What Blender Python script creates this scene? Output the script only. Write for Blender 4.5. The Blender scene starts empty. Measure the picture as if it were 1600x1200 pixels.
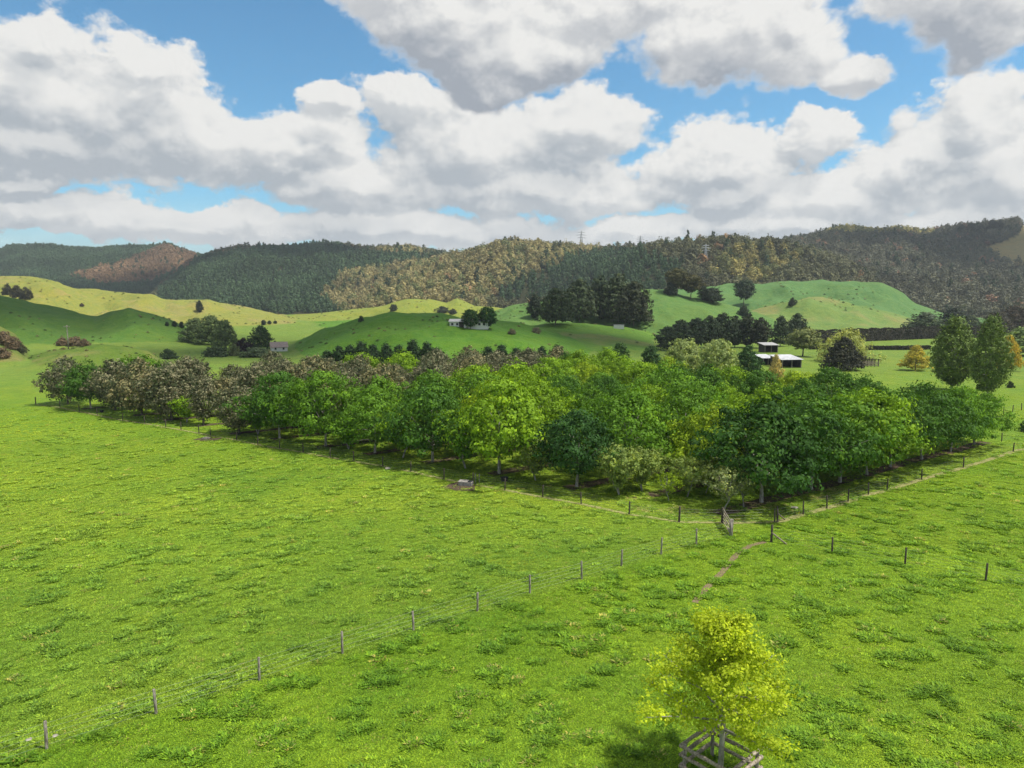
import bpy, math, random
import numpy as np
from mathutils import Vector, Matrix

random.seed(7)
R = math.radians
sc = bpy.context.scene
COL = sc.collection

# ------------------------------------------------------------------ camera
CAM_H = 18.0
FPX = 1109.0                      # focal length in photo pixels (1600 wide)
HORIZON = 470.0
PITCH = math.atan((600 - HORIZON) / FPX)
cam_d = bpy.data.cameras.new('camera')
cam_d.sensor_width = 36.0
cam_d.lens = FPX / 1600 * 36.0
cam_d.clip_start = 0.5
cam_d.clip_end = 20000
cam = bpy.data.objects.new('camera', cam_d)
COL.objects.link(cam)
cam.location = (0, 0, CAM_H)
cam.rotation_euler = (math.pi / 2 - PITCH, 0, 0)
sc.camera = cam

# ------------------------------------------------------------------ render settings
sc.render.engine = 'CYCLES'
cy = sc.cycles
cy.use_denoising = True
cy.use_adaptive_sampling = True
cy.adaptive_threshold = 0.02
cy.adaptive_min_samples = 12
cy.max_bounces = 6
cy.diffuse_bounces = 2
cy.glossy_bounces = 2
cy.transmission_bounces = 3
cy.transparent_max_bounces = 6
cy.volume_bounces = 0
cy.caustics_reflective = False
cy.caustics_refractive = False
cy.sample_clamp_indirect = 4
sc.view_settings.view_transform = 'Standard'
sc.view_settings.look = 'None'
sc.view_settings.gamma = 1.0
sc.view_settings.use_curve_mapping = False
sc.view_settings.exposure = 0.15

# ------------------------------------------------------------------ sun
SUN_EL = R(63)
SUN_AZ = R(100)                   # clockwise from +Y (view direction): to the right, slightly behind
to_sun = Vector((math.sin(SUN_AZ) * math.cos(SUN_EL), math.cos(SUN_AZ) * math.cos(SUN_EL), math.sin(SUN_EL)))
sd = bpy.data.lights.new('sun', 'SUN')
sd.energy = 5.0
sd.angle = R(3.0)
sd.color = (1.0, 0.95, 0.86)
sun = bpy.data.objects.new('sun', sd)
COL.objects.link(sun)
sun.rotation_euler = to_sun.to_track_quat('Z', 'Y').to_euler()
sun.location = (0, 0, 400)


# ------------------------------------------------------------------ photo pixel -> ray helpers
def ray(px, py):
    dx = (px - 800) / FPX
    dy = (py - 600) / FPX
    c, s = math.cos(PITCH), math.sin(PITCH)
    return np.array([dx, c - dy * s, -s - dy * c])


def gp(px, py, z=0.0):
    d = ray(px, py)
    t = (CAM_H - z) / -d[2]
    return d[0] * t, d[1] * t


def proj(x, y, z):
    c, s = np.cos(PITCH), np.sin(PITCH)
    dz = z - CAM_H
    depth = y * c - dz * s
    up = y * s + dz * c
    return 800 + FPX * x / depth, 600 - FPX * up / depth, depth


# ------------------------------------------------------------------ world: Nishita sky with cumulus
world = bpy.data.worlds.new('World')
sc.world = world
world.use_nodes = True
wn, wl = world.node_tree.nodes, world.node_tree.links
wn.clear()
try:
    world.cycles.sampling_method = 'MANUAL'
    world.cycles.sample_map_resolution = 512
except Exception:
    pass


class NT:
    """tiny helper to write node trees"""
    def __init__(self, tree):
        self.n, self.l = tree.nodes, tree.links

    def link(self, a, b):
        self.l.new(a, b)

    def node(self, kind, **props):
        nd = self.n.new(kind)
        for k, v in props.items():
            setattr(nd, k, v)
        return nd

    def set(self, sock, v):
        if isinstance(v, bpy.types.NodeSocket):
            self.l.new(v, sock)
        else:
            sock.default_value = v

    def m(self, op, a, b=0.0, c=0.0, clamp=False):
        nd = self.n.new('ShaderNodeMath')
        nd.operation = op
        nd.use_clamp = clamp
        self.set(nd.inputs[0], a)
        self.set(nd.inputs[1], b)
        self.set(nd.inputs[2], c)
        return nd.outputs[0]

    def v(self, op, a, b=(0, 0, 0), c=(0, 0, 0), out=0):
        nd = self.n.new('ShaderNodeVectorMath')
        nd.operation = op
        self.set(nd.inputs[0], a)
        self.set(nd.inputs[1], b)
        if op == 'MULTIPLY_ADD':
            self.set(nd.inputs[2], c)
        return nd.outputs[out]

    def mixc(self, f, a, b):
        nd = self.n.new('ShaderNodeMix')
        nd.data_type = 'RGBA'
        self.set(nd.inputs['Factor'], f)
        self.set(nd.inputs[6], a)
        self.set(nd.inputs[7], b)
        return nd.outputs[2]

    def smooth(self, x, lo, hi, a=0.0, b=1.0):
        nd = self.n.new('ShaderNodeMapRange')
        nd.interpolation_type = 'SMOOTHSTEP'
        self.set(nd.inputs[0], x)
        for i, q in enumerate((lo, hi, a, b)):
            self.set(nd.inputs[1 + i], q)
        return nd.outputs[0]

    def noise(self, vec, scale, detail=3.0, rough=0.5, dist=0.0, out='Fac', dims='3D'):
        nd = self.n.new('ShaderNodeTexNoise')
        nd.noise_dimensions = dims
        if vec is not None:
            self.l.new(vec, nd.inputs['Vector'])
        nd.inputs['Scale'].default_value = scale
        nd.inputs['Detail'].default_value = detail
        nd.inputs['Roughness'].default_value = rough
        nd.inputs['Distortion'].default_value = dist
        return nd.outputs[out]

    def voronoi(self, vec, scale, detail=0.0, rough=0.5, feature='F1', smooth=0.5):
        nd = self.n.new('ShaderNodeTexVoronoi')
        nd.voronoi_dimensions = '2D'
        nd.feature = feature
        nd.normalize = True
        self.l.new(vec, nd.inputs['Vector'])
        nd.inputs['Scale'].default_value = scale
        nd.inputs['Detail'].default_value = detail
        nd.inputs['Roughness'].default_value = rough
        if feature == 'SMOOTH_F1':
            nd.inputs['Smoothness'].default_value = smooth
        return nd.outputs['Distance']


def azel(px, py):
    d = ray(px, py)
    return math.atan2(d[0], d[1]), math.atan2(d[2], math.hypot(d[0], d[1]))


# cumulus masses of the sky in view: (centre x, centre y, half width, half height) as seen in the photo
CLOUDS_FAR = [
    # big bank rising to the left
    (20, 130, 190, 110), (150, 170, 180, 100), (290, 215, 150, 72), (420, 235, 120, 55), (90, 235, 200, 55), (60, 60, 80, 36),
    (230, 115, 80, 50), (500, 230, 70, 45),
    # central middle masses
    (890, 200, 115, 72), (740, 235, 170, 80), (620, 160, 70, 45), (560, 290, 160, 50), (520, 165, 42, 26), (850, 300, 180, 48),
    # right middle
    (1130, 255, 130, 62), (1250, 212, 95, 32), (1180, 305, 110, 40), (1410, 255, 95, 58), (1545, 185, 115, 80), (1560, 290, 140, 70), (1300, 315, 150, 48),
    # low banks
    (100, 330, 240, 34), (330, 350, 190, 30), (20, 287, 60, 18), (640, 365, 300, 30), (980, 368, 110, 22), (1250, 360, 180, 30), (1500, 355, 200, 36),
]
CLOUDS_NEAR = [
    (720, 20, 150, 105), (800, 75, 140, 85), (610, -10, 110, 50), (900, 10, 110, 70), (1140, 50, 165, 95), (1020, 0, 80, 40), (1235, 50, 90, 70),
    (1330, 112, 70, 32), (1520, -25, 175, 112),
]


def cloud_group(name, blobs, scale, generic):
    grp = bpy.data.node_groups.new(name, 'ShaderNodeTree')
    grp.interface.new_socket('P', in_out='INPUT', socket_type='NodeSocketVector')
    grp.interface.new_socket('Density', in_out='OUTPUT', socket_type='NodeSocketFloat')
    grp.interface.new_socket('Cover', in_out='OUTPUT', socket_type='NodeSocketFloat')
    g = NT(grp)
    gi = g.node('NodeGroupInput')
    go = g.node('NodeGroupOutput')
    P = gi.outputs[0]
    Pn = g.v('MULTIPLY', P, (scale, 1.45 * scale, 1.0))
    warp = g.v('SUBTRACT', g.noise(Pn, 7.0, 1.0, 0.5, out='Color', dims='2D'), (0.5, 0.5, 0.5))
    warp2 = g.v('SUBTRACT', g.noise(Pn, 26.0, 5.0, 0.62, out='Color', dims='2D'), (0.5, 0.5, 0.5))
    Pw0 = g.v('MULTIPLY_ADD', warp, (0.07, 0.04, 0.0), P)
    Pw = g.v('MULTIPLY_ADD', warp2, (0.032, 0.026, 0.0), Pw0)

    def cover_of(Q):
        dist = None
        for (cx, cyy, rx, ry) in blobs:
            a, e = azel(cx, cyy)
            a2, _ = azel(cx + rx, cyy)
            _, e2 = azel(cx, cyy - ry)
            sx, sy = 1 / (abs(a2 - a) * 1.12), 1 / (abs(e2 - e) * 1.15)
            q = g.v('MULTIPLY_ADD', Q, (sx, sy, 0), (-a * sx, -e * sy, 0))
            ln = g.v('LENGTH', q, out=1)
            dist = ln if dist is None else g.m('SMOOTH_MIN', dist, ln, 0.25)
        cover = g.m('SUBTRACT', 1.0, dist)
        if generic:
            # the same kind of sky goes on outside the frame
            sep = g.node('ShaderNodeSeparateXYZ')
            g.link(P, sep.inputs[0])
            out_a = g.smooth(g.m('ABSOLUTE', sep.outputs[0]), 0.62, 0.8)
            out_e = g.smooth(sep.outputs[1], 0.38, 0.46)
            outside = g.m('MAXIMUM', out_a, out_e)
            gen = g.m('MULTIPLY_ADD', g.noise(Pn, 3.2, 1.0, 0.5, dims='2D'), 4.0, -1.75)
            gen = g.m('ADD', gen, g.m('MULTIPLY', g.m('SUBTRACT', 1.0, outside), -6.0))
            cover = g.m('MAXIMUM', cover, gen)
        return g.m('MINIMUM', cover, 0.9)
    cover = cover_of(Pw)
    Pq = g.v('MULTIPLY_ADD', warp2, (0.02, 0.02, 0.0), Pn)
    puff = g.voronoi(Pq, 15.0, 3.5, 0.55)
    fb = g.noise(Pn, 8.0, 7.0, 0.60, dims='2D')
    d = g.m('MULTIPLY_ADD', g.m('SUBTRACT', fb, 0.5), 0.95, cover)
    d = g.m('MULTIPLY_ADD', g.m('SUBTRACT', 0.40, puff), 0.75, d)
    g.link(d, go.inputs[0])
    g.link(cover, go.inputs[1])
    return grp


w = NT(world.node_tree)
tc = w.node('ShaderNodeTexCoord')
sepw = w.node('ShaderNodeSeparateXYZ')
w.link(tc.outputs['Generated'], sepw.inputs[0])
az = w.m('ARCTAN2', sepw.outputs[0], sepw.outputs[1])
el = w.m('ARCSINE', w.m('MINIMUM', sepw.outputs[2], 0.9999))
cmb = w.node('ShaderNodeCombineXYZ')
w.link(az, cmb.inputs[0])
w.link(el, cmb.inputs[1])


body_n = w.noise(w.v('MULTIPLY', cmb.outputs[0], (1.0, 1.6, 1.0)), 11.0, 4.0, 0.55, 0.4, dims='2D')


def cloud_layer(grp, step, dark, bright, base, edge):
    def dens(offset, out=0):
        gnode = w.node('ShaderNodeGroup')
        gnode.node_tree = grp
        v = cmb.outputs[0] if offset is None else w.v('ADD', cmb.outputs[0], offset)
        w.link(v, gnode.inputs[0])
        return gnode.outputs[out]
    d0 = dens(None)
    d1 = dens((0.007, 0.014, 0.0))          # steps towards the sun, which stands high on the right
    d2 = dens(step, 1)
    alpha = w.smooth(d0, 0.0, edge)
    fine = w.smooth(w.m('SUBTRACT', d0, d1), -0.34, 0.30)
    broad = w.smooth(d2, 0.0, 0.85)
    lit = w.m('MULTIPLY_ADD', broad, -base, 0.74)
    lit = w.m('MULTIPLY_ADD', w.m('SUBTRACT', body_n, 0.5), 0.75, lit)
    lit = w.m('MULTIPLY_ADD', w.m('SUBTRACT', fine, 0.5), 0.72, lit, clamp=True)
    return alpha, w.mixc(lit, dark, bright)


a1, c1 = cloud_layer(cloud_group('cumulus_far', CLOUDS_FAR, 1.15, True), (0.018, 0.050, 0.0), (0.50, 0.55, 0.60, 1), (0.97, 0.965, 0.94, 1), 0.50, 0.24)
a2, c2 = cloud_layer(cloud_group('cumulus_near', CLOUDS_NEAR, 0.85, False), (0.02, 0.080, 0.0), (0.42, 0.46, 0.52, 1), (0.97, 0.965, 0.94, 1), 0.60, 0.28)
ccol = w.mixc(a2, c1, c2)
alpha = w.m('MAXIMUM', a1, a2)
low = w.smooth(el, 0.0, 0.16, 0.72, 0.0)                 # pale air low over the hills
ccol = w.mixc(w.m('MULTIPLY', low, 0.6), ccol, (0.80, 0.84, 0.86, 1))
alpha = w.m('MAXIMUM', alpha, low)
sky = w.node('ShaderNodeTexSky', sky_type='NISHITA')
sky.sun_disc = False
sky.sun_elevation = SUN_EL
sky.sun_rotation = SUN_AZ
sky.altitude = 50
sky.air_density = 1.0
sky.dust_density = 0.2
sky.ozone_density = 4.0
bg_sky = w.node('ShaderNodeBackground')
w.link(w.v('MULTIPLY', sky.outputs[0], (0.82, 1.2, 1.2)), bg_sky.inputs[0])
bg_sky.inputs[1].default_value = 0.11
bg_cl = w.node('ShaderNodeBackground')
w.link(ccol, bg_cl.inputs[0])
bg_cl.inputs[1].default_value = 0.80
mixw = w.node('ShaderNodeMixShader')
w.link(alpha, mixw.inputs[0])
w.link(bg_sky.outputs[0], mixw.inputs[1])
w.link(bg_cl.outputs[0], mixw.inputs[2])
wo = w.node('ShaderNodeOutputWorld')
w.link(mixw.outputs[0], wo.inputs[0])


# ------------------------------------------------------------------ numpy noise
def _hash(ix, iy, seed):
    h = (ix.astype(np.int64) * 374761393 + iy.astype(np.int64) * 668265263 + seed * 982451653) & 0x7fffffff
    h = ((h ^ (h >> 13)) * 1274126177) & 0x7fffffff
    return ((h ^ (h >> 16)) & 0xffff) / 65535.0


def vnoise(x, y, seed=0):
    x = np.asarray(x, float)
    y = np.asarray(y, float)
    ix, iy = np.floor(x), np.floor(y)
    fx, fy = x - ix, y - iy
    fx = fx * fx * fx * (fx * (fx * 6 - 15) + 10)
    fy = fy * fy * fy * (fy * (fy * 6 - 15) + 10)
    a, b = _hash(ix, iy, seed), _hash(ix + 1, iy, seed)
    c, dd = _hash(ix, iy + 1, seed), _hash(ix + 1, iy + 1, seed)
    return (a + (b - a) * fx) * (1 - fy) + (c + (dd - c) * fx) * fy


def fbm(x, y, octv=4, seed=0, gain=0.5):
    s, amp, tot, f = 0.0, 1.0, 0.0, 1.0
    for o in range(octv):
        s = s + amp * (vnoise(x * f, y * f, seed + o * 17) * 2 - 1)
        tot += amp
        amp *= gain
        f *= 2.03
    return s / tot


def sstep(s):
    s = np.clip(s, 0, 1)
    return s * s * (3 - 2 * s)


# ------------------------------------------------------------------ terrain: ridges with crest lines read off the photo
# name, crest points (px, py), crest distance, foot distance, back width, tree height on the crest in px
RIDGES = [
    ('hill_left', [(-500, 440), (-200, 436), (-80, 450), (0, 462), (60, 478), (120, 489), (150, 496), (168, 489), (200, 478), (235, 487), (275, 503), (300, 520), (330, 540)], 350, 262, 110),
    ('scrub_left', [(-400, 500), (-60, 508), (0, 516), (25, 528), (42, 548), (52, 570)], 235, 190, 60),
    ('mound_left', [(20, 578), (60, 556), (100, 545), (150, 540), (200, 542), (232, 549), (258, 566), (280, 580)], 208, 160, 45),
    ('yellow_left', [(-500, 420), (-150, 426), (0, 433), (60, 434), (90, 440), (120, 450), (180, 456), (240, 460), (255, 467), (320, 468), (380, 480), (440, 494), (480, 506)], 650, 470, 220),
    ('yellow_mid', [(410, 507), (450, 497), (510, 487), (600, 478), (640, 467), (670, 468), (698, 474), (715, 466), (740, 477), (790, 482), (830, 494)], 700, 545, 200),
    ('knoll', [(425, 568), (450, 552), (470, 537), (500, 517), (530, 506), (560, 497), (610, 487), (650, 488), (690, 493), (725, 500), (770, 502), (810, 506), (850, 518), (900, 533), (950, 552)], 262, 172, 80),
    ('terrace', [(760, 520), (800, 509), (850, 506), (920, 508), (980, 514), (1015, 525), (1040, 545)], 310, 222, 60),
    ('gum_hill', [(750, 500), (780, 487), (800, 479), (850, 473), (900, 466), (960, 457), (1010, 452), (1040, 454), (1070, 460), (1110, 468), (1150, 478), (1200, 494), (1240, 508)], 430, 305, 100),
    ('back_hill', [(960, 470), (1030, 452), (1090, 451), (1140, 446), (1200, 444), (1260, 442), (1330, 440), (1380, 446), (1410, 458), (1430, 474), (1470, 488), (1520, 497), (1700, 499)], 570, 430, 150),
    ('front_spur', [(1130, 500), (1180, 484), (1220, 471), (1265, 462), (1300, 466), (1350, 480), (1420, 497), (1460, 508)], 470, 372, 90),
    ('forest_front', [(930, 425), (990, 400), (1030, 390), (1080, 382), (1130, 381), (1200, 386), (1250, 396), (1310, 416), (1360, 436), (1410, 458), (1450, 480)], 840, 600, 260),
    ('forest_mid', [(560, 470), (640, 426), (700, 408), (750, 397), (790, 387), (850, 390), (900, 393), (960, 393), (1010, 393), (1080, 393), (1150, 398)], 1020, 720, 300),
    ('forest_pine', [(200, 490), (235, 468), (270, 440), (300, 417), (340, 402), (380, 398), (420, 395), (470, 391), (510, 386), (560, 391), (640, 395), (700, 405), (760, 424), (820, 450)], 1350, 790, 420),
    ('forest_far', [(-600, 392), (-200, 396), (0, 399), (15, 392), (80, 390), (150, 396), (240, 393), (262, 389), (300, 403), (330, 407), (380, 425), (450, 450)], 1900, 1050, 600),
    ('forest_right', [(1120, 396), (1210, 384), (1260, 374), (1310, 360), (1370, 364), (1410, 361), (1440, 369), (1500, 365), (1545, 362), (1590, 358), (1700, 348), (1850, 346), (2200, 350)], 1300, 560, 500),
]
_rd = []
for (nm, pts, yr, yb, wb) in RIDGES:
    ts, zs = [], []
    for (a, b) in pts:
        dr = ray(a, b)
        ts.append(dr[0] / dr[1])
        zs.append(max(CAM_H + yr * dr[2] / dr[1], 0.0))
    tg = np.linspace(min(ts) - 0.05, max(ts) + 0.05, 600)
    zg = np.interp(tg, ts, zs, left=zs[0] if ts[0] < -0.9 else 0.0, right=zs[-1] if ts[-1] > 0.75 else 0.0)
    k = np.exp(-np.linspace(-2, 2, 9) ** 2)
    zg = np.convolve(np.pad(zg, 4, mode='edge'), k / k.sum(), mode='valid')
    _rd.append((nm, tg, zg, yr, yb, wb))
FOREST = {i for i, r_ in enumerate(_rd) if r_[0].startswith('forest')}


def terrain(X, Y):
    """height and id of the topmost ridge"""
    X = np.asarray(X, float)
    Y = np.asarray(Y, float)
    rr = np.hypot(X, Y)
    z = 0.22 * fbm(X / 26, Y / 26, 3, 5) + 0.05 * fbm(X / 5.0, Y / 5.0, 2, 9)
    far = sstep((rr - 150) / 200)
    z = z + far * 1.6 * fbm(X / 90, Y / 90, 3, 11)
    rid = np.full(X.shape, -1)
    front = Y > 80
    T = X / np.where(front, Y, 1e9)
    top = np.zeros_like(z)
    for i, (nm, tg, zg, yr, yb, wb) in enumerate(_rd):
        wob = 1 + 0.05 * fbm(X / (yr * 0.12), Y / (yr * 0.12), 3, 31 + i)
        zr = np.interp(T, tg, zg, left=zg[0], right=zg[-1]) * front
        Yw = Y * wob
        s = (Yw - yb) / (yr - yb)
        prof = np.where(Yw < yr, sstep(s) * 0.75 + 0.25 * np.clip(s, 0, 1) ** 1.3, 1 - 0.85 * sstep((Yw - yr) / wb))
        h = zr * np.clip(prof, 0, 1)
        if i in FOREST:
            gul = fbm(X / 130, Y / 130, 4, 71 + i)
            h = h * (1 + 0.16 * gul * np.clip(1.15 - prof, 0, 1) * 2.0)
        else:
            gul = 1 - 2 * np.abs(fbm(X / 46, Y / 60, 3, 51 + i))
            h = h * (1 + 0.95 * (gul - 0.45) * np.clip(1.05 - prof, 0, 1))
            h = h + np.clip(zr * prof / 6, 0, 1) * ((0.7 + 0.075 * np.clip(zr, 0, 30)) * fbm(X / 23, Y / 23, 4, 91) + 0.25 * fbm(X / 4.0, Y / 4.0, 2, 95))
        win = h > top + 0.3
        rid = np.where(win & (h > 1.2), i, rid)
        kk = 1.5
        hh = np.clip(0.5 + 0.5 * (h - top) / kk, 0, 1)
        top = np.where(h > 0.01, top * (1 - hh) + h * hh + kk * hh * (1 - hh) * (top > 0.2), top)
    return z + top, rid


def tzv(x, y):
    """height of the ground mesh (bilinear lookup in its grid)"""
    x, y = np.asarray(x, float), np.asarray(y, float)
    r_ = np.hypot(x, y)
    i = np.interp(r_, rad, np.arange(len(rad)))
    j = np.interp(np.arctan2(x, y), ang, np.arange(len(ang)))
    i0 = np.clip(i.astype(int), 0, len(rad) - 2)
    j0 = np.clip(j.astype(int), 0, len(ang) - 2)
    u, v = i - i0, j - j0
    return (GZ[i0, j0] * (1 - u) + GZ[i0 + 1, j0] * u) * (1 - v) + (GZ[i0, j0 + 1] * (1 - u) + GZ[i0 + 1, j0 + 1] * u) * v


def tz(x, y):
    return float(tzv(np.array([x]), np.array([y]))[0])


def gt(px, py, ymin=20.0, ymax=2400.0):
    """where the ray through a photo pixel meets the ground"""
    d = ray(px, py)
    d = d / d[1]
    ys = np.geomspace(ymin, ymax, 1500)
    zz = tzv(d[0] * ys, ys)
    below = (CAM_H + d[2] * ys) <= zz
    i = int(np.argmax(below)) if below.any() else len(ys) - 1
    y = ys[i]
    return d[0] * y, y, float(zz[i])


# ------------------------------------------------------------------ object helpers
def link(o, parent=None):
    COL.objects.link(o)
    if parent is not None:
        o.parent = parent
    return o


def tag(o, label=None, cat=None, group=None, kind=None):
    if label:
        o['label'] = label
    if cat:
        o['category'] = cat
    if group:
        o['group'] = group
    if kind:
        o['kind'] = kind
    return o


def empty(name, loc, rz=0.0, scale=1.0):
    o = bpy.data.objects.new(name, None)
    o.empty_display_size = 0.2
    o.location = loc
    o.rotation_euler = (0, 0, rz)
    if not isinstance(scale, (tuple, list)):
        scale = (scale,) * 3
    o.scale = scale
    return link(o)


def np_mesh(name, V, F, mat=None, attrs=None, smooth=False):
    """V (n,3); F (m,k) all faces with the same corner count"""
    V = np.asarray(V, np.float32)
    F = np.asarray(F, np.int32)
    me = bpy.data.meshes.new(name)
    me.vertices.add(len(V))
    me.vertices.foreach_set('co', V.ravel())
    k = F.shape[1]
    me.loops.add(F.size)
    me.loops.foreach_set('vertex_index', F.ravel())
    me.polygons.add(len(F))
    me.polygons.foreach_set('loop_start', np.arange(0, F.size, k, dtype=np.int32))
    me.polygons.foreach_set('loop_total', np.full(len(F), k, np.int32))
    if smooth:
        me.polygons.foreach_set('use_smooth', np.ones(len(F), bool))
    for nm, (kind, dom, arr) in (attrs or {}).items():
        at = me.attributes.new(nm, kind, dom)
        at.data.foreach_set('color' if kind == 'FLOAT_COLOR' else ('vector' if kind == 'FLOAT_VECTOR' else 'value'), np.asarray(arr, np.float32).ravel())
    me.update(calc_edges=True)
    if mat:
        me.materials.append(mat)
    return me


class MB:
    """collects boxes, tubes and plates into one mesh"""
    def __init__(self):
        self.v, self.f = [], []

    def add(self, vs, fs):
        o = len(self.v)
        self.v += [tuple(map(float, p)) for p in vs]
        self.f += [tuple(i + o for i in f) for f in fs]

    def box(self, c, s, rz=0.0, M=None):
        x, y, z = s[0] / 2, s[1] / 2, s[2] / 2
        ps = [Vector((a * x, b * y, e * z)) for a in (-1, 1) for b in (-1, 1) for e in (-1, 1)]
        rot = M if M is not None else Matrix.Rotation(rz, 3, 'Z')
        ps = [rot @ p + Vector(c) for p in ps]
        self.add(ps, [(0, 1, 3, 2), (4, 6, 7, 5), (0, 4, 5, 1), (2, 3, 7, 6), (0, 2, 6, 4), (1, 5, 7, 3)])
        return self

    def bar(self, a, b, wd, ht):
        a, b = Vector(a), Vector(b)
        d = b - a
        q = d.to_track_quat('X', 'Z').to_matrix()
        return self.box((a + b) / 2, (d.length, wd, ht), M=q)

    def tube(self, pts, rad, sides=7, wob=0.0, rng=None):
        pts = [Vector(p) for p in pts]
        n = len(pts)
        rings = []
        for i, p in enumerate(pts):
            t = (pts[min(i + 1, n - 1)] - pts[max(i - 1, 0)])
            t = t.normalized() if t.length > 1e-9 else Vector((0, 0, 1))
            u = t.cross(Vector((0.31, 0.95, 0.1)))
            if u.length < 1e-3:
                u = t.cross(Vector((1, 0, 0)))
            u.normalize()
            v = t.cross(u)
            r = rad[i] if isinstance(rad, (list, tuple)) else rad
            ring = []
            for k in range(sides):
                a = 2 * math.pi * k / sides
                rr = r * (1 + (wob * (rng.random() - 0.5) if rng else 0))
                ring.append(p + u * (math.cos(a) * rr) + v * (math.sin(a) * rr))
            rings.append(ring)
        vs = [q for ring in rings for q in ring]
        fs = []
        for i in range(n - 1):
            for k in range(sides):
                a, b = i * sides + k, i * sides + (k + 1) % sides
                fs.append((a, b, b + sides, a + sides))
        fs.append(tuple(range(sides - 1, -1, -1)))
        fs.append(tuple((n - 1) * sides + k for k in range(sides)))
        self.add(vs, fs)
        return self

    def mesh(self, name, mat, smooth=False):
        me = bpy.data.meshes.new(name)
        me.from_pydata(self.v, [], self.f)
        me.update()
        if smooth:
            me.polygons.foreach_set('use_smooth', [True] * len(me.polygons))
        me.materials.append(mat)
        return me

    def build(self, name, mat, parent=None, smooth=False):
        return link(bpy.data.objects.new(name, self.mesh(name, mat, smooth)), parent)


# ------------------------------------------------------------------ materials
def new_mat(name):
    m = bpy.data.materials.new(name)
    m.use_nodes = True
    m.node_tree.nodes.clear()
    nt = NT(m.node_tree)
    out = nt.node('ShaderNodeOutputMaterial')
    return m, nt, out


def principled(nt, out, color, rough=0.8, spec=0.2, bump=None, metallic=0.0):
    b = nt.node('ShaderNodeBsdfPrincipled')
    nt.set(b.inputs['Base Color'], color)
    nt.set(b.inputs['Roughness'], rough)
    b.inputs['Specular IOR Level'].default_value = spec
    b.inputs['Metallic'].default_value = metallic
    if bump is not None:
        nt.link(bump, b.inputs['Normal'])
    nt.link(b.outputs[0], out.inputs[0])
    return b


def bump_node(nt, height, strength, dist):
    b = nt.node('ShaderNodeBump')
    b.inputs['Strength'].default_value = strength
    b.inputs['Distance'].default_value = dist
    nt.link(height, b.inputs['Height'])
    return b.outputs[0]


def simple_mat(name, c1, c2, scale=4.0, rough=0.8, spec=0.2, bump=0.3, bd=0.02, stretch=(1, 1, 1), metallic=0.0, coord='Object'):
    m, nt, out = new_mat(name)
    tcn = nt.node('ShaderNodeTexCoord')
    v = nt.v('MULTIPLY', tcn.outputs[coord], stretch)
    n1 = nt.noise(v, scale, 6.0, 0.65)
    f = nt.smooth(n1, 0.32, 0.68)
    n2 = nt.noise(v, scale * 0.21, 2.0, 0.5)
    f = nt.m('MULTIPLY_ADD', nt.m('SUBTRACT', n2, 0.5), 0.7, f, clamp=True)
    col = nt.mixc(f, (*c1, 1), (*c2, 1))
    bp = bump_node(nt, n1, bump, bd) if bump else None
    principled(nt, out, col, rough, spec, bp, metallic)
    return m


def leaf_mat(name, trans=0.26, gloss=0.10, instancer=False, yshift=(1.35, 1.18, 0.7)):
    """leaf colour = colour of the tree x the leaf's own variation"""
    m, nt, out = new_mat(name)
    at = nt.node('ShaderNodeAttribute')
    at.attribute_name = 'var'
    if instancer:
        ai = nt.node('ShaderNodeAttribute')
        ai.attribute_type = 'INSTANCER'
        ai.attribute_name = 'tint'
        base = ai.outputs['Color']
    else:
        oi = nt.node('ShaderNodeObjectInfo')
        base = oi.outputs['Color']
    var = at.outputs['Fac']
    sc_ = nt.m('MULTIPLY_ADD', var, 0.75, 0.62)
    c = nt.v('SCALE', base)
    sn = c.node
    nt.link(sc_, sn.inputs['Scale'])
    yel = nt.v('MULTIPLY', c, yshift)
    col = nt.mixc(nt.smooth(var, 0.55, 1.0), c, yel)
    b = nt.node('ShaderNodeBsdfPrincipled')
    nt.link(col, b.inputs['Base Color'])
    b.inputs['Roughness'].default_value = 0.62
    b.inputs['Specular IOR Level'].default_value = gloss
    t = nt.node('ShaderNodeBsdfTranslucent')
    tcol = nt.v('MULTIPLY', col, (1.25, 1.2, 0.6))
    nt.link(tcol, t.inputs[0])
    mx = nt.node('ShaderNodeMixShader')
    mx.inputs[0].default_value = trans
    nt.link(b.outputs[0], mx.inputs[1])
    nt.link(t.outputs[0], mx.inputs[2])
    nt.link(mx.outputs[0], out.inputs[0])
    return m


M_LEAF = leaf_mat('leaf')
M_LEAF_YOUNG = leaf_mat('young_leaf', trans=0.42, gloss=0.10, yshift=(1.22, 1.12, 0.8))
M_LEAF_DULL = leaf_mat('leaf_dull', trans=0.15, gloss=0.15, yshift=(1.3, 1.15, 0.85))
M_LEAF_INST = leaf_mat('forest_leaf', trans=0.1, gloss=0.1, instancer=True, yshift=(1.25, 1.12, 0.8))
M_GRASS_BLADE = leaf_mat('grass_blade', trans=0.3, gloss=0.15, instancer=True, yshift=(1.35, 1.12, 0.9))
M_BARK = simple_mat('bark', (0.09, 0.075, 0.06), (0.22, 0.19, 0.16), 9, 0.9, 0.1, 0.6, 0.03, (1, 1, 0.3))
M_BARK_PALE = simple_mat('bark_pale', (0.20, 0.18, 0.15), (0.42, 0.40, 0.36), 9, 0.9, 0.1, 0.5, 0.03, (1, 1, 0.4))
M_POST = simple_mat('weathered_post', (0.12, 0.10, 0.08), (0.40, 0.36, 0.31), 14, 0.9, 0.1, 0.5, 0.02, (1, 1, 0.25))
M_RAIL = simple_mat('weathered_rail', (0.15, 0.115, 0.085), (0.42, 0.36, 0.29), 12, 0.9, 0.1, 0.6, 0.02)
M_WIRE = simple_mat('galvanised_wire', (0.25, 0.25, 0.25), (0.4, 0.4, 0.4), 8, 0.5, 0.5, 0.0, metallic=0.6)


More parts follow.
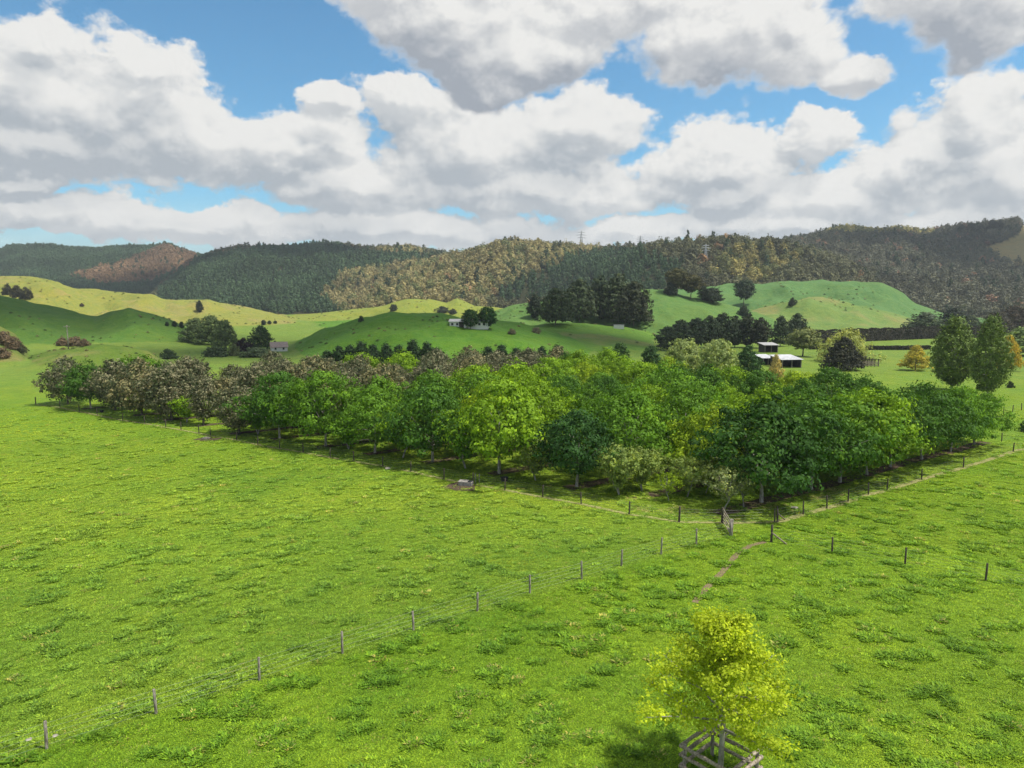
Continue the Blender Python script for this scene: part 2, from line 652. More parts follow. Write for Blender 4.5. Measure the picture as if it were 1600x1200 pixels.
def ground_mat():
    m, nt, out = new_mat('pasture')
    at = nt.node('ShaderNodeAttribute')
    at.attribute_name = 'Col'
    geo = nt.node('ShaderNodeNewGeometry')
    P_ = geo.outputs['Position']
    P2 = nt.v('MULTIPLY', P_, (1, 1, 0.0))
    n_big = nt.noise(P2, 0.035, 3.0, 0.5)
    n_mid = nt.noise(P2, 0.33, 5.0, 0.6, 0.3)
    n_clump = nt.noise(P2, 1.3, 4.0, 0.65)
    n_fine = nt.noise(P2, 7.0, 4.0, 0.7)
    base = at.outputs['Color']
    c = nt.mixc(nt.smooth(n_mid, 0.40, 0.70), base, nt.v('MULTIPLY', base, (1.35, 1.12, 1.0)))
    c = nt.mixc(nt.m('MULTIPLY', nt.smooth(n_clump, 0.52, 0.72), 0.75), c, nt.v('MULTIPLY', base, (0.42, 0.62, 0.55)))
    c = nt.mixc(nt.smooth(n_big, 0.45, 0.7, 0.0, 0.5), c, nt.v('MULTIPLY', base, (1.3, 1.05, 0.9)))
    c = nt.mixc(nt.smooth(n_fine, 0.35, 0.7), nt.v('MULTIPLY', c, (0.72, 0.78, 0.7)), nt.v('MULTIPLY', c, (1.22, 1.15, 1.1)))
    n_far = nt.noise(P2, 0.11, 5.0, 0.65)
    c = nt.mixc(nt.smooth(n_far, 0.50, 0.68, 0.0, 0.45), c, nt.v('MULTIPLY', c, (0.62, 0.75, 0.7)))
    c = nt.mixc(nt.smooth(n_far, 0.42, 0.30, 0.0, 0.4), c, nt.v('MULTIPLY', c, (1.35, 1.15, 1.1)))
    hgt = nt.m('ADD', nt.m('MULTIPLY', n_fine, 0.35), n_clump)
    bp0 = bump_node(nt, nt.m('ADD', n_mid, n_far), 0.55, 1.1)
    bp = bump_node(nt, hgt, 0.7, 0.16)
    nt.link(bp0, bp.node.inputs['Normal'])
    principled(nt, out, c, 0.9, 0.1, bp)
    return m


M_GROUND = ground_mat()

def in_poly(px, py, poly):
    inside = np.zeros(px.shape, bool)
    n = len(poly)
    for i in range(n):
        x1, y1 = poly[i]
        x2, y2 = poly[(i + 1) % n]
        c = ((y1 > py) != (y2 > py)) & (px < (x2 - x1) * (py - y1) / (y2 - y1 + 1e-9) + x1)
        inside ^= c
    return inside


# ------------------------------------------------------------------ ground sheet
rad = np.concatenate([np.linspace(0.5, 20, 20)[:-1], np.geomspace(20, 160, 190)[:-1], np.geomspace(160, 2600, 330)[:-1], np.geomspace(2600, 3600, 8)])
ang = np.concatenate([np.linspace(-math.pi, -R(48), 60)[:-1], np.linspace(-R(48), R(48), 560)[:-1], np.linspace(R(48), math.pi, 60)])
A, Q = np.meshgrid(ang, rad)
GX, GY = Q * np.sin(A), Q * np.cos(A)
GZ, GID = terrain(GX, GY)
names = [r_[0] for r_ in _rd]
# pasture colour of each piece of land (back_hill: shadow teal painted into the sward colour)
C = np.zeros(GX.shape + (4,), np.float32)
C[..., 3] = 1
lush = np.array([0.130, 0.230, 0.018])
C[..., :3] = lush
mixn = sstep((fbm(GX / 14, GY / 14, 3, 3) + 0.15) / 0.5)[..., None]
C[..., :3] = C[..., :3] * (1 - 0.35 * mixn) + np.array([0.18, 0.25, 0.022]) * 0.35 * mixn
zone = {
    'hill_left': (0.085, 0.175, 0.030), 'scrub_left': (0.13, 0.17, 0.04), 'mound_left': (0.10, 0.17, 0.025),
    'yellow_left': (0.215, 0.240, 0.055), 'yellow_mid': (0.200, 0.245, 0.045), 'knoll': (0.085, 0.195, 0.022),
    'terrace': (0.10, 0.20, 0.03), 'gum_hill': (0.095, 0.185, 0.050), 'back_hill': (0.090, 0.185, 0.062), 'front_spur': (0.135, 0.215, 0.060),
}
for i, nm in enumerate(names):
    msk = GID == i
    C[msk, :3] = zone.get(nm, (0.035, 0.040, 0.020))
flat = GID == -1
farflat = sstep((np.hypot(GX, GY) - 125) / 120)[..., None] * flat[..., None]
C[..., :3] = C[..., :3] * (1 - farflat) + np.array([0.14, 0.22, 0.04]) * farflat
wild = flat & (np.hypot(GX, GY) > 1000)
C[wild, :3] = (0.05, 0.07, 0.03)
PX, PY, DEP = proj(GX, np.where(GY > 5, GY, 5), GZ)
# dry grass clearing high on the right-hand hill
CLEARING = [(1596, 340), (1590, 368), (1528, 390), (1545, 403), (1572, 414), (1900, 408), (1900, 330)]
clear = (GID == names.index('forest_right')) & in_poly(PX, PY, CLEARING)
C[clear, :3] = (0.26, 0.22, 0.10)
# tan patches in earth and dry grass on the slopes
tanp = sstep((fbm(GX / 22, GY / 22, 4, 77) - 0.12) / 0.3) * np.isin(GID, [names.index(q) for q in ('mound_left', 'scrub_left', 'yellow_left', 'front_spur', 'terrace')])
C[..., :3] = C[..., :3] * (1 - 0.45 * tanp[..., None]) + np.array([0.26, 0.22, 0.10]) * 0.45 * tanp[..., None]
nr, na = GX.shape
idx = np.arange(nr * na).reshape(nr, na)
F = np.stack([idx[:-1, :-1], idx[:-1, 1:], idx[1:, 1:], idx[1:, :-1]], -1).reshape(-1, 4)[:, ::-1]
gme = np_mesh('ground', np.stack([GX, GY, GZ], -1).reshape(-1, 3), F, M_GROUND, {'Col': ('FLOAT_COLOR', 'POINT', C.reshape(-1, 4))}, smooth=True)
ground = link(bpy.data.objects.new('ground', gme))
tag(ground, 'rolling green pasture running up into hills', 'ground', kind='structure')


# ------------------------------------------------------------------ foliage generators
def leaf_quads(cen, nrm, ln, wd, rng, fold=0.0):
    """rhombic leaves at cen (n,3) facing nrm (n,3)"""
    n = len(cen)
    nrm = nrm / (np.linalg.norm(nrm, axis=1, keepdims=True) + 1e-9)
    r = rng.normal(size=(n, 3))
    a = np.cross(nrm, r)
    a /= (np.linalg.norm(a, axis=1, keepdims=True) + 1e-9)
    b = np.cross(nrm, a)
    ln = np.asarray(ln).reshape(-1, 1)
    wd = np.asarray(wd).reshape(-1, 1)
    V = np.stack([cen - a * ln, cen - b * wd + nrm * fold * wd, cen + a * ln, cen + b * wd + nrm * fold * wd], 1)
    return V


PROFILES = {
    # half-width (0..1) along the crown's height 0 (bottom) .. 1 (top)
    'round': [(0, 0.30), (0.12, 0.72), (0.3, 0.97), (0.45, 1.0), (0.65, 0.88), (0.82, 0.62), (0.93, 0.36), (1, 0.08)],
    'broad': [(0, 0.35), (0.1, 0.78), (0.28, 1.0), (0.5, 0.96), (0.7, 0.78), (0.86, 0.5), (1, 0.1)],
    'upright': [(0, 0.3), (0.15, 0.7), (0.4, 1.0), (0.6, 0.92), (0.8, 0.66), (0.93, 0.34), (1, 0.05)],
    'column': [(0, 0.22), (0.1, 0.62), (0.25, 0.97), (0.42, 1.0), (0.6, 0.86), (0.78, 0.62), (0.92, 0.40), (1, 0.15)],
    'cone': [(0, 0.85), (0.08, 1.0), (0.3, 0.86), (0.55, 0.6), (0.8, 0.3), (1, 0.03)],
    'vase': [(0, 0.12), (0.2, 0.4), (0.45, 0.75), (0.7, 1.0), (0.88, 0.85), (1, 0.3)],
    'dome': [(0, 0.95), (0.2, 1.0), (0.45, 0.93), (0.7, 0.7), (0.88, 0.42), (1, 0.1)],
    'lolly': [(0, 0.35), (0.2, 0.85), (0.45, 1.0), (0.75, 0.9), (0.92, 0.6), (1, 0.2)],
    'young': [(0, 0.45), (0.1, 0.85), (0.24, 1.0), (0.40, 0.86), (0.55, 0.60), (0.72, 0.52), (0.88, 0.36), (1, 0.1)],
}


def crown_data(seed, rx, z0, z1, profile, n_cl, per, cl_r, leaf, flat=0.6, lump=0.22, inner=0.35, up=0.8, droop=0.0, aspect=0.55):
    """leaves in clusters through the crown; returns quads, variation, cluster centres"""
    rng = np.random.default_rng(seed)
    pr = np.array(PROFILES[profile])
    hz = rng.random(n_cl * 3)
    w_ = np.interp(hz, pr[:, 0], pr[:, 1])
    keep = rng.random(n_cl * 3) < (0.15 + 0.85 * w_)
    hz = hz[keep][:n_cl]
    n = len(hz)
    w_ = np.interp(hz, pr[:, 0], pr[:, 1])
    th = rng.random(n) * 2 * math.pi
    # lumpy outline
    ph = rng.random(6) * 6.28
    lum = 1 + lump * (np.sin(th * 2 + ph[0] + hz * 5) * 0.5 + np.sin(th * 3 + ph[1] - hz * 7) * 0.45 + np.sin(th * 5 + ph[2] + hz * 11) * 0.35)
    rr = np.sqrt(inner ** 2 + (1 - inner ** 2) * rng.random(n)) * w_ * lum
    shoot = rng.random(n) < 0.13                      # stray shoots that break the outline
    rr = np.where(shoot, np.maximum(rr, w_ * lum) * rng.uniform(1.03, 1.16, n), rr)
    hz = np.where(shoot & (hz > 0.45), np.minimum(hz * 1.05, 1.04), hz)
    cx, cyy = rr * rx * np.cos(th), rr * rx * np.sin(th)
    cz = z0 + hz * (z1 - z0) + rng.normal(size=n) * cl_r * 0.25
    cen = np.stack([cx, cyy, cz], 1)
    cvar = rng.random(n)
    rad_ = cl_r * (0.6 + 0.75 * rng.random(n)) * np.where(shoot, 0.62, 1.0)
    off = rng.normal(size=(n, per, 3)) * 0.55
    off[..., 2] *= flat
    outw = np.stack([np.cos(th), np.sin(th), np.full(n, 0.25)], 1)
    L = cen[:, None, :] + off * rad_[:, None, None]
    if droop:
        L[..., 2] -= droop * rad_[:, None] * np.abs(off[..., 0] + off[..., 1])
    nr_ = off * 1.7 + outw[:, None, :] * 0.6
    nr_[..., 2] += up * 0.6
    nr_ += rng.normal(size=nr_.shape) * 0.35
    L = L.reshape(-1, 3)
    nr_ = nr_.reshape(-1, 3)
    ls = leaf * (0.7 + 0.6 * rng.random(len(L)))
    V = leaf_quads(L, nr_, ls, ls * aspect, rng, 0.25)
    var = np.clip(0.55 * np.repeat(cvar, per) + 0.45 * rng.random(len(L)), 0, 1)
    return V, var, cen


def crown_mesh(name, mat, *a, **k):
    V, var, cen = crown_data(*a, **k)
    n = len(V)
    me = np_mesh(name, V.reshape(-1, 3), np.arange(n * 4).reshape(n, 4), mat, {'var': ('FLOAT', 'POINT', np.repeat(var, 4))})
    return me, cen


def trunk_mesh(name, mat, seed, base_r, h_trunk, cen, z1, n_limb=8, lean=0.2, forks=1, sides=7):
    rng = random.Random(seed)
    mb = MB()
    tops = []
    for fk in range(forks):
        a = rng.random() * 6.28
        ln = lean * rng.random() if forks == 1 else lean + 0.25
        top = Vector((math.cos(a) * ln * 1.2, math.sin(a) * ln * 1.2, h_trunk))
        p1 = Vector((math.cos(a) * ln * 0.4, math.sin(a) * ln * 0.4, h_trunk * 0.5))
        end = Vector((top.x * 1.2, top.y * 1.2, h_trunk + (z1 - h_trunk) * 0.62))
        mid = (top + end) / 2 + Vector((rng.uniform(-.15, .15), rng.uniform(-.15, .15), 0))
        r = base_r / math.sqrt(forks)
        mb.tube([(0, 0, -0.35), (0, 0, 0.05), p1, top, mid, end], [r * 1.45, r * 1.15, r * 0.95, r * 0.8, r * 0.5, r * 0.15], sides, 0.25, rng)
        tops.append((top, mid, r))
    if cen is not None and len(cen):
        pick = rng.sample(range(len(cen)), min(n_limb, len(cen)))
        for i in pick:
            top, mid, r = rng.choice(tops)
            e = Vector(cen[i])
            st = top.lerp(mid, rng.random() * 0.9)
            if e.z < st.z - 0.3:
                st = top
            m_ = st.lerp(e, 0.5) + Vector((0, 0, 0.12 * (e - st).length * rng.uniform(-0.2, 0.6)))
            mb.tube([st, m_, e], [r * 0.42, r * 0.28, r * 0.08], 5, 0.15, rng)
    return mb.mesh(name, mat, True)


def tree(name, label, cat, loc, crown_me, trunk_me, color, scale=1.0, rz=0.0, group=None):
    t = empty(name, loc, rz, scale)
    tag(t, label, cat, group)
    c = link(bpy.data.objects.new('crown', crown_me), t)
    c.color = (*color, 1)
    if trunk_me is not None:
        link(bpy.data.objects.new('trunk', trunk_me), t)
    return t


# ------------------------------------------------------------------ instanced scatter (forest, grass)
def scatter(name, pts, scl, rot, tint, protos, pick, label, kind='stuff', seed=0):
    me = bpy.data.meshes.new(name)
    pts = np.asarray(pts, np.float32)
    me.vertices.add(len(pts))
    me.vertices.foreach_set('co', pts.ravel())

    def att(nm, kind_, arr, key):
        a_ = me.attributes.new(nm, kind_, 'POINT')
        a_.data.foreach_set(key, np.asarray(arr, np.float32 if kind_ != 'INT' else np.int32).ravel())
    att('tint', 'FLOAT_COLOR', np.concatenate([tint, np.ones((len(pts), 1))], 1), 'color')
    att('rot', 'FLOAT_VECTOR', rot, 'vector')
    att('scl', 'FLOAT_VECTOR', scl, 'vector')
    att('pick', 'INT', pick, 'value')
    o = link(bpy.data.objects.new(name, me))
    tag(o, label, kind=kind)
    coll = bpy.data.collections.new(name + '_kinds')
    for i, pm in enumerate(protos):
        po = bpy.data.objects.new('%s_kind_%02d' % (name, i), pm)
        coll.objects.link(po)
    ng = bpy.data.node_groups.new(name + '_scatter', 'GeometryNodeTree')
    ng.interface.new_socket('Geometry', in_out='INPUT', socket_type='NodeSocketGeometry')
    ng.interface.new_socket('Geometry', in_out='OUTPUT', socket_type='NodeSocketGeometry')
    N = ng.nodes
    i_, o_ = N.new('NodeGroupInput'), N.new('NodeGroupOutput')
    ci = N.new('GeometryNodeCollectionInfo')
    ci.inputs[0].default_value = coll
    ci.inputs['Separate Children'].default_value = True
    ci.inputs['Reset Children'].default_value = True
    ip = N.new('GeometryNodeInstanceOnPoints')
    ip.inputs['Pick Instance'].default_value = True

    def named(nm, dt):
        q_ = N.new('GeometryNodeInputNamedAttribute')
        q_.data_type = dt
        q_.inputs['Name'].default_value = nm
        return q_.outputs['Attribute']
    L_ = ng.links
    L_.new(i_.outputs[0], ip.inputs['Points'])
    L_.new(ci.outputs[0], ip.inputs['Instance'])
    L_.new(named('pick', 'INT'), ip.inputs['Instance Index'])
    e2r = N.new('FunctionNodeEulerToRotation')
    L_.new(named('rot', 'FLOAT_VECTOR'), e2r.inputs[0])
    L_.new(e2r.outputs[0], ip.inputs['Rotation'])
    L_.new(named('scl', 'FLOAT_VECTOR'), ip.inputs['Scale'])
    L_.new(ip.outputs[0], o_.inputs[0])
    md = o.modifiers.new('scatter', 'NODES')
    md.node_group = ng
    return o


# ------------------------------------------------------------------ forest on the hills
def forest_kinds():
    out = []
    for s in range(4):       # pines: 0..3
        V, var, _ = crown_data(900 + s, 2.6, 2.0, 11 + s * 0.6, 'cone', 55, 3, 1.4, 1.05, flat=0.4, lump=0.1, inner=0.5, up=0.3, droop=0.4)
        n = len(V)
        out.append(np_mesh('pine_kind', V.reshape(-1, 3), np.arange(n * 4).reshape(n, 4), M_LEAF_INST, {'var': ('FLOAT', 'POINT', np.repeat(var, 4))}))
    for s in range(5):       # broadleaf bush: 4..8
        V, var, _ = crown_data(950 + s, 4.2, 0.6, 8.5 + s * 0.6, 'dome', 60, 4, 1.7, 0.95, flat=0.7, lump=0.25, inner=0.6, up=0.9)
        n = len(V)
        out.append(np_mesh('bush_kind', V.reshape(-1, 3), np.arange(n * 4).reshape(n, 4), M_LEAF_INST, {'var': ('FLOAT', 'POINT', np.repeat(var, 4))}))
    return out


frng = np.random.default_rng(11)
NP_ = 190000
fy = np.sqrt(frng.random(NP_)) * (2150 - 430) + 430
ft = frng.uniform(-0.98, 0.98, NP_)
fx = ft * fy
fz, fid = terrain(fx, fy)
isf = np.isin(fid, list(FOREST))
fpx, fpy, fdep = proj(fx, fy, fz)
isf &= ~(in_poly(fpx, fpy, CLEARING) & (fid == names.index('forest_right')))
# thin: keep density per m2 about 1/38 near, lower far
dens_keep = np.clip(fy / 1500, 0.35, 1.0)
isf &= frng.random(NP_) < dens_keep
# hidden back slopes stay thin: keep trees whose crown can be seen
fx, fy, fz, fid, fpx, fpy = [q[isf] for q in (fx, fy, fz, fid, fpx, fpy)]
vis = np.ones(len(fx), bool)
for s in np.linspace(0.55, 0.97, 14):
    zz = tzv(fx * s, fy * s)
    vis &= (CAM_H + (fz + 16 - CAM_H) * s) > zz - 2
fx, fy, fz, fid, fpx, fpy = [q[vis] for q in (fx, fy, fz, fid, fpx, fpy)]
n = len(fx)
nz = fbm(fx / 60, fy / 60, 3, 101)
nz2 = fbm(fx / 18, fy / 18, 2, 131)
pine_poly = [(225, 500), (250, 460), (300, 410), (420, 392), (520, 385), (560, 400), (700, 405), (640, 415), (545, 430), (545, 450), (500, 470), (540, 490), (400, 505)]
pine_poly2 = [(790, 480), (760, 470), (850, 425), (900, 400), (1000, 396), (1060, 420), (1080, 450), (1000, 470)]
is_pine = in_poly(fpx, fpy, pine_poly) | in_poly(fpx, fpy, pine_poly2) | (fid == names.index('forest_far'))
red_poly = [(105, 435), (200, 412), (255, 388), (310, 402), (300, 420), (235, 445), (160, 448)]
is_red = in_poly(fpx, fpy, red_poly)
tan_poly = [(540, 430), (640, 418), (700, 405), (790, 380), (1010, 388), (900, 402), (850, 425), (770, 465), (760, 485), (540, 495), (500, 470)]
tan2 = [(540, 382), (560, 392), (600, 402), (660, 404), (660, 392), (600, 384)]
gold = [(1110, 425), (1140, 392), (1250, 398), (1260, 420), (1180, 445), (1110, 440)]
is_tan = in_poly(fpx, fpy, tan_poly) | in_poly(fpx, fpy, tan2)
is_gold = in_poly(fpx, fpy, gold) | ((fid == names.index('forest_right')) & (fpy < 372) & (fpx < 1460))
is_pine &= ~is_red
tint = np.zeros((n, 3))
tint[:] = (0.105, 0.108, 0.055)
tint[is_pine] = (0.058, 0.098, 0.048)
tint[is_tan] = (0.235, 0.205, 0.095)
tint[is_red] = (0.19, 0.125, 0.072)
tint[is_gold] = (0.25, 0.22, 0.08)
pick_tan = is_tan & (frng.random(n) < 0.30)
tint[pick_tan] = (0.13, 0.145, 0.06)
g2 = is_gold & (frng.random(n) < 0.5)
tint[g2] = (0.13, 0.14, 0.055)
rb = (~is_pine) & (frng.random(n) < 0.025)
tint[rb] = (0.24, 0.15, 0.08)
mixd = (fid == names.index('forest_right')) & ~is_gold
tint[mixd] = tint[mixd] * np.array([0.90, 0.90, 1.15])
tint *= 1.35
tint *= (1 + 0.45 * nz + 0.22 * (frng.random(n) - 0.5))[:, None]
pk = np.where(is_pine, frng.integers(0, 4, n), 4 + frng.integers(0, 5, n))
odd = (~is_pine) & (frng.random(n) < 0.07)
pk[odd] = frng.integers(0, 4, odd.sum())
tint[odd] = (0.06, 0.09, 0.045)
sc_ = (0.75 + 0.5 * frng.random(n)) * np.where(is_pine, 0.95, 1.05)
scl = np.stack([sc_ * frng.uniform(0.85, 1.2, n), sc_ * frng.uniform(0.85, 1.2, n), sc_ * frng.uniform(0.8, 1.25, n)], 1)
rot = np.zeros((n, 3))
rot[:, 2] = frng.random(n) * 6.28
pos = np.stack([fx, fy, fz - 0.4], 1)
FK = forest_kinds()
scatter('pine_forest', pos[is_pine], scl[is_pine], rot[is_pine], tint[is_pine], FK, pk[is_pine], 'dark green pine plantation covering the far hills')
nb = ~is_pine
scatter('bush_forest', pos[nb], scl[nb], rot[nb], tint[nb], FK, pk[nb], 'tan and brown native bush covering the far slopes')
print('forest trees', n)


# ------------------------------------------------------------------ orchard
def g0(px, py):
    """ground point on the flat paddock under a photo pixel"""
    x, y = gp(px, py)
    for _ in range(3):
        x, y = gp(px, py, tz(x, y))
    return x, y


def ordinal(n):
    w_ = ['zeroth', 'first', 'second', 'third', 'fourth', 'fifth', 'sixth', 'seventh', 'eighth', 'ninth', 'tenth', 'eleventh', 'twelfth',
          'thirteenth', 'fourteenth', 'fifteenth', 'sixteenth', 'seventeenth', 'eighteenth', 'nineteenth', 'twentieth']
    return w_[n] if n < len(w_) else '%dth' % n


def leaf_brown_mat():
    """olive leaves with buff new growth at the tips"""
    m, nt, out = new_mat('leaf_buff')
    at = nt.node('ShaderNodeAttribute')
    at.attribute_name = 'var'
    oi = nt.node('ShaderNodeObjectInfo')
    f = nt.smooth(at.outputs['Fac'], 0.34, 0.70)
    col = nt.mixc(f, (0.072, 0.092, 0.036, 1), oi.outputs['Color'])
    b = nt.node('ShaderNodeBsdfPrincipled')
    nt.link(col, b.inputs['Base Color'])
    b.inputs['Roughness'].default_value = 0.6
    b.inputs['Specular IOR Level'].default_value = 0.2
    t = nt.node('ShaderNodeBsdfTranslucent')
    nt.link(col, t.inputs[0])
    mx = nt.node('ShaderNodeMixShader')
    mx.inputs[0].default_value = 0.22
    nt.link(b.outputs[0], mx.inputs[1])
    nt.link(t.outputs[0], mx.inputs[2])
    nt.link(mx.outputs[0], out.inputs[0])
    return m


M_LEAF_BUFF = leaf_brown_mat()


def kind_set(tagname, mat, bark, seeds, rx, z0, z1, prof, n_cl, per, cl_r, leaf, base_r=0.14, h_tr=1.7, n_limb=9, forks=1, lean=0.2, **kw):
    out = []
    for sd_ in seeds:
        cm, cen = crown_mesh(tagname + '_crown', mat, sd_, rx, z0, z1, prof, n_cl, per, cl_r, leaf, **kw)
        tm = trunk_mesh(tagname + '_trunk', bark, sd_ + 5, base_r, h_tr, cen, z1, n_limb, lean, forks)
        out.append((cm, tm))
    return out


K_GREEN = kind_set('leafy', M_LEAF, M_BARK_PALE, (1, 2, 3), 4.0, 2.0, 8.0, 'round', 210, 44, 0.84, 0.165, lump=0.42, flat=0.55, inner=0.6) \
    + kind_set('leafy', M_LEAF, M_BARK_PALE, (4, 5, 6), 4.2, 1.9, 7.8, 'broad', 210, 44, 0.86, 0.165, lump=0.46, flat=0.5, inner=0.6)
K_BUFF = kind_set('buff', M_LEAF_BUFF, M_BARK, (11, 12, 13, 14), 3.3, 0.9, 6.9, 'upright', 330, 18, 0.55, 0.17, lump=0.22, flat=0.9, up=0.5) \
    + kind_set('buff', M_LEAF_BUFF, M_BARK, (15,), 3.4, 0.9, 6.6, 'round', 330, 18, 0.55, 0.17, lump=0.25, flat=0.9, up=0.5)
K_SMALL = kind_set('small', M_LEAF, M_BARK_PALE, (21, 22, 23), 2.3, 1.0, 4.6, 'vase', 170, 16, 0.45, 0.15, base_r=0.10, h_tr=1.1, forks=2, lump=0.3)
K_SPARSE = kind_set('sparse', M_LEAF, M_BARK_PALE, (31, 32), 2.1, 1.3, 4.3, 'vase', 120, 12, 0.38, 0.12, base_r=0.09, h_tr=1.3, n_limb=26, forks=2, lump=0.3)

DARK = (0.070, 0.160, 0.022)
MID = (0.118, 0.242, 0.022)
BRIGHT = (0.190, 0.325, 0.020)
LIME = (0.255, 0.370, 0.022)
BUFF = (0.270, 0.250, 0.135)
BUFF2 = (0.31, 0.27, 0.120)
PALEGREEN = (0.23, 0.31, 0.075)
orng = random.Random(3)

# trees standing along the two fence sides: (trunk foot px, py, crown top py, kind, colour, label)
FRONT = [
    (106, 631, 559, 'buff', BUFF, 'dark buff tree at the far left end of the orchard fence row'),
    (142, 638, 568, 'green', DARK, 'dark green tree second from the far left end of the orchard row'),
    (180, 641, 566, 'buff', BUFF, 'grey buff tree third from the far left end of the orchard row'),
    (222, 649, 562, 'buff', BUFF2, 'wide golden brown tree fourth from the far left end of the orchard row'),
    (268, 656, 570, 'buff', BUFF, 'grey brown round tree fifth from the far left end of the orchard row'),
    (292, 660, 618, 'small', BRIGHT, 'small bright green bushy tree below the tall grey brown trees'),
    (318, 664, 592, 'slim', BUFF, 'slim conical grey tree beside the small bright green bush'),
    (374, 677, 604, 'buff', BUFF, 'round buff tree standing out in front, bucket at its foot'),
    (403, 679, 618, 'small', MID, 'small light green tree between the round buff tree and dark green tree'),
    (437, 685, 584, 'green', DARK, 'dark green round tree next to the buff trees, first green one'),
    (509, 697, 582, 'green', MID, 'green tree, second of the big green trees along the left fence'),
    (545, 702, 640, 'small', MID, 'small green tree between second and third big green trees'),
    (586, 708, 608, 'green', MID, 'spreading green tree, third of the big green trees along left fence'),
    (630, 715, 640, 'small', BRIGHT, 'small bright green tree between third and fourth big green trees'),
    (676, 722, 600, 'green', DARK, 'tall dense dark green tree beyond the water trough on the left'),
    (727, 732, 655, 'small', MID, 'small green tree with pale trunk directly behind the water trough'),
    (780, 740, 598, 'green', BRIGHT, 'tall bright yellow green tree behind the black tub'),
    (837, 751, 685, 'small', PALEGREEN, 'small forked pale green tree left of the dark chestnut green tree'),
    (901, 761, 645, 'green', (0.044, 0.112, 0.026), 'low dark blue green tree in the middle of the front row'),
    (967, 773, 698, 'small', PALEGREEN, 'small pale green tree right of the low dark blue green tree'),
    (1003, 766, 700, 'small', PALEGREEN, 'second small pale green tree right of the low dark tree'),
    (1045, 783, 738, 'sparse', LIME, 'tiny yellow green sapling near the orchard corner'),
    (1074, 776, 716, 'small', PALEGREEN, 'small pale green tree behind the tiny yellow green sapling'),
    (1103, 771, 715, 'small', PALEGREEN, 'small pale tree left of the big dark corner tree'),
    (1131, 800, 730, 'sparse', (0.30, 0.36, 0.14), 'pruned pale grey green tree with bare forked stems behind the gate'),
    (1162, 793, 730, 'sparse', PALEGREEN, 'thin pale stemmed tree beside the pruned tree at the corner'),
    (1190, 785, 628, 'green', (0.044, 0.110, 0.020), 'largest dark green tree at the orchard corner'),
    (1267, 765, 622, 'green', DARK, 'dark green tree right of the large corner tree'),
    (1312, 754, 618, 'green', MID, 'green tree third along the right fence side from the corner'),
    (1354, 742, 612, 'green', BRIGHT, 'bright yellow green tree fourth along the right fence side from the corner'),
    (1391, 730, 612, 'green', DARK, 'dark green tree fifth along the right fence side from the corner'),
    (1440, 718, 604, 'green', DARK, 'green tree sixth along the right fence side from the corner'),
    (1485, 706, 606, 'green', MID, 'green tree seventh along the right fence side from the corner'),
    (1522, 695, 612, 'green', MID, 'spreading green tree at the far right end of the orchard'),
]
K_SLIM = kind_set('slim', M_LEAF_BUFF, M_BARK, (41,), 1.9, 0.9, 6.9, 'upright', 200, 18, 0.45, 0.16, lump=0.15, flat=1.2, up=0.3)
KINDS = {'green': (K_GREEN, 8.0), 'buff': (K_BUFF, 6.9), 'small': (K_SMALL, 4.7), 'sparse': (K_SPARSE, 4.4), 'slim': (K_SLIM, 6.9)}
TRUNKS = []


def place_px(px, py, top, kinds, H0, color, name, label, cat='tree', group=None, wid=None, W0=None, far=False, jit=True):
    """a tree whose foot and top are read from the photo; its size follows from the distance"""
    if far:
        x, y, z = gt(px, py)
    else:
        x, y = g0(px, py)
        z = tz(x, y)
    # height whose top projects to the wanted row
    lo, hi = 0.3, 60.0
    for _ in range(30):
        md = (lo + hi) / 2
        if proj(x, y, z + md)[1] > top:
            lo = md
        else:
            hi = md
    h = (lo + hi) / 2
    sz = h / H0
    if wid is not None:
        sxy = wid / FPX * proj(x, y, z + h / 2)[2] / W0
    else:
        sxy = sz * orng.uniform(0.95, 1.08)
    k = kinds[orng.randrange(len(kinds))]
    v = orng.uniform(0.9, 1.1) if jit else 1
    c = tuple(q * v for q in color)
    return tree(name, label, cat, (x, y, z), k[0], k[1], c, (sxy, sxy, sz), orng.random() * 6.28, group)


for (px, py, top, kd, colr, lab) in FRONT:
    ks, H0 = KINDS[kd]
    place_px(px, py, top, ks, H0, colr, 'orchard_tree', lab, group='trees along the orchard fences')
    TRUNKS.append(g0(px, py))

# rows running back from the left fence side, parallel to the right fence
BD = np.array([0.812, 0.583])
ROWS = [(-71.0, 118.3), (-58.5, 110.9), (-51.8, 106.7), (-44.6, 101.6), (-37.3, 95.6), (-30.6, 92.0), (-23.2, 87.0), (-16.3, 82.9), (-8.9, 78.2), (-1.3, 72.8), (6.3, 67.4), (13.6, 65.2)]
POLY = [(16, 58), (62, 92), (30, 122), (6, 158), (-30, 146), (-86, 125)]


def inside(p, poly):
    return bool(in_poly(np.array([p[0]]), np.array([p[1]]), poly)[0])


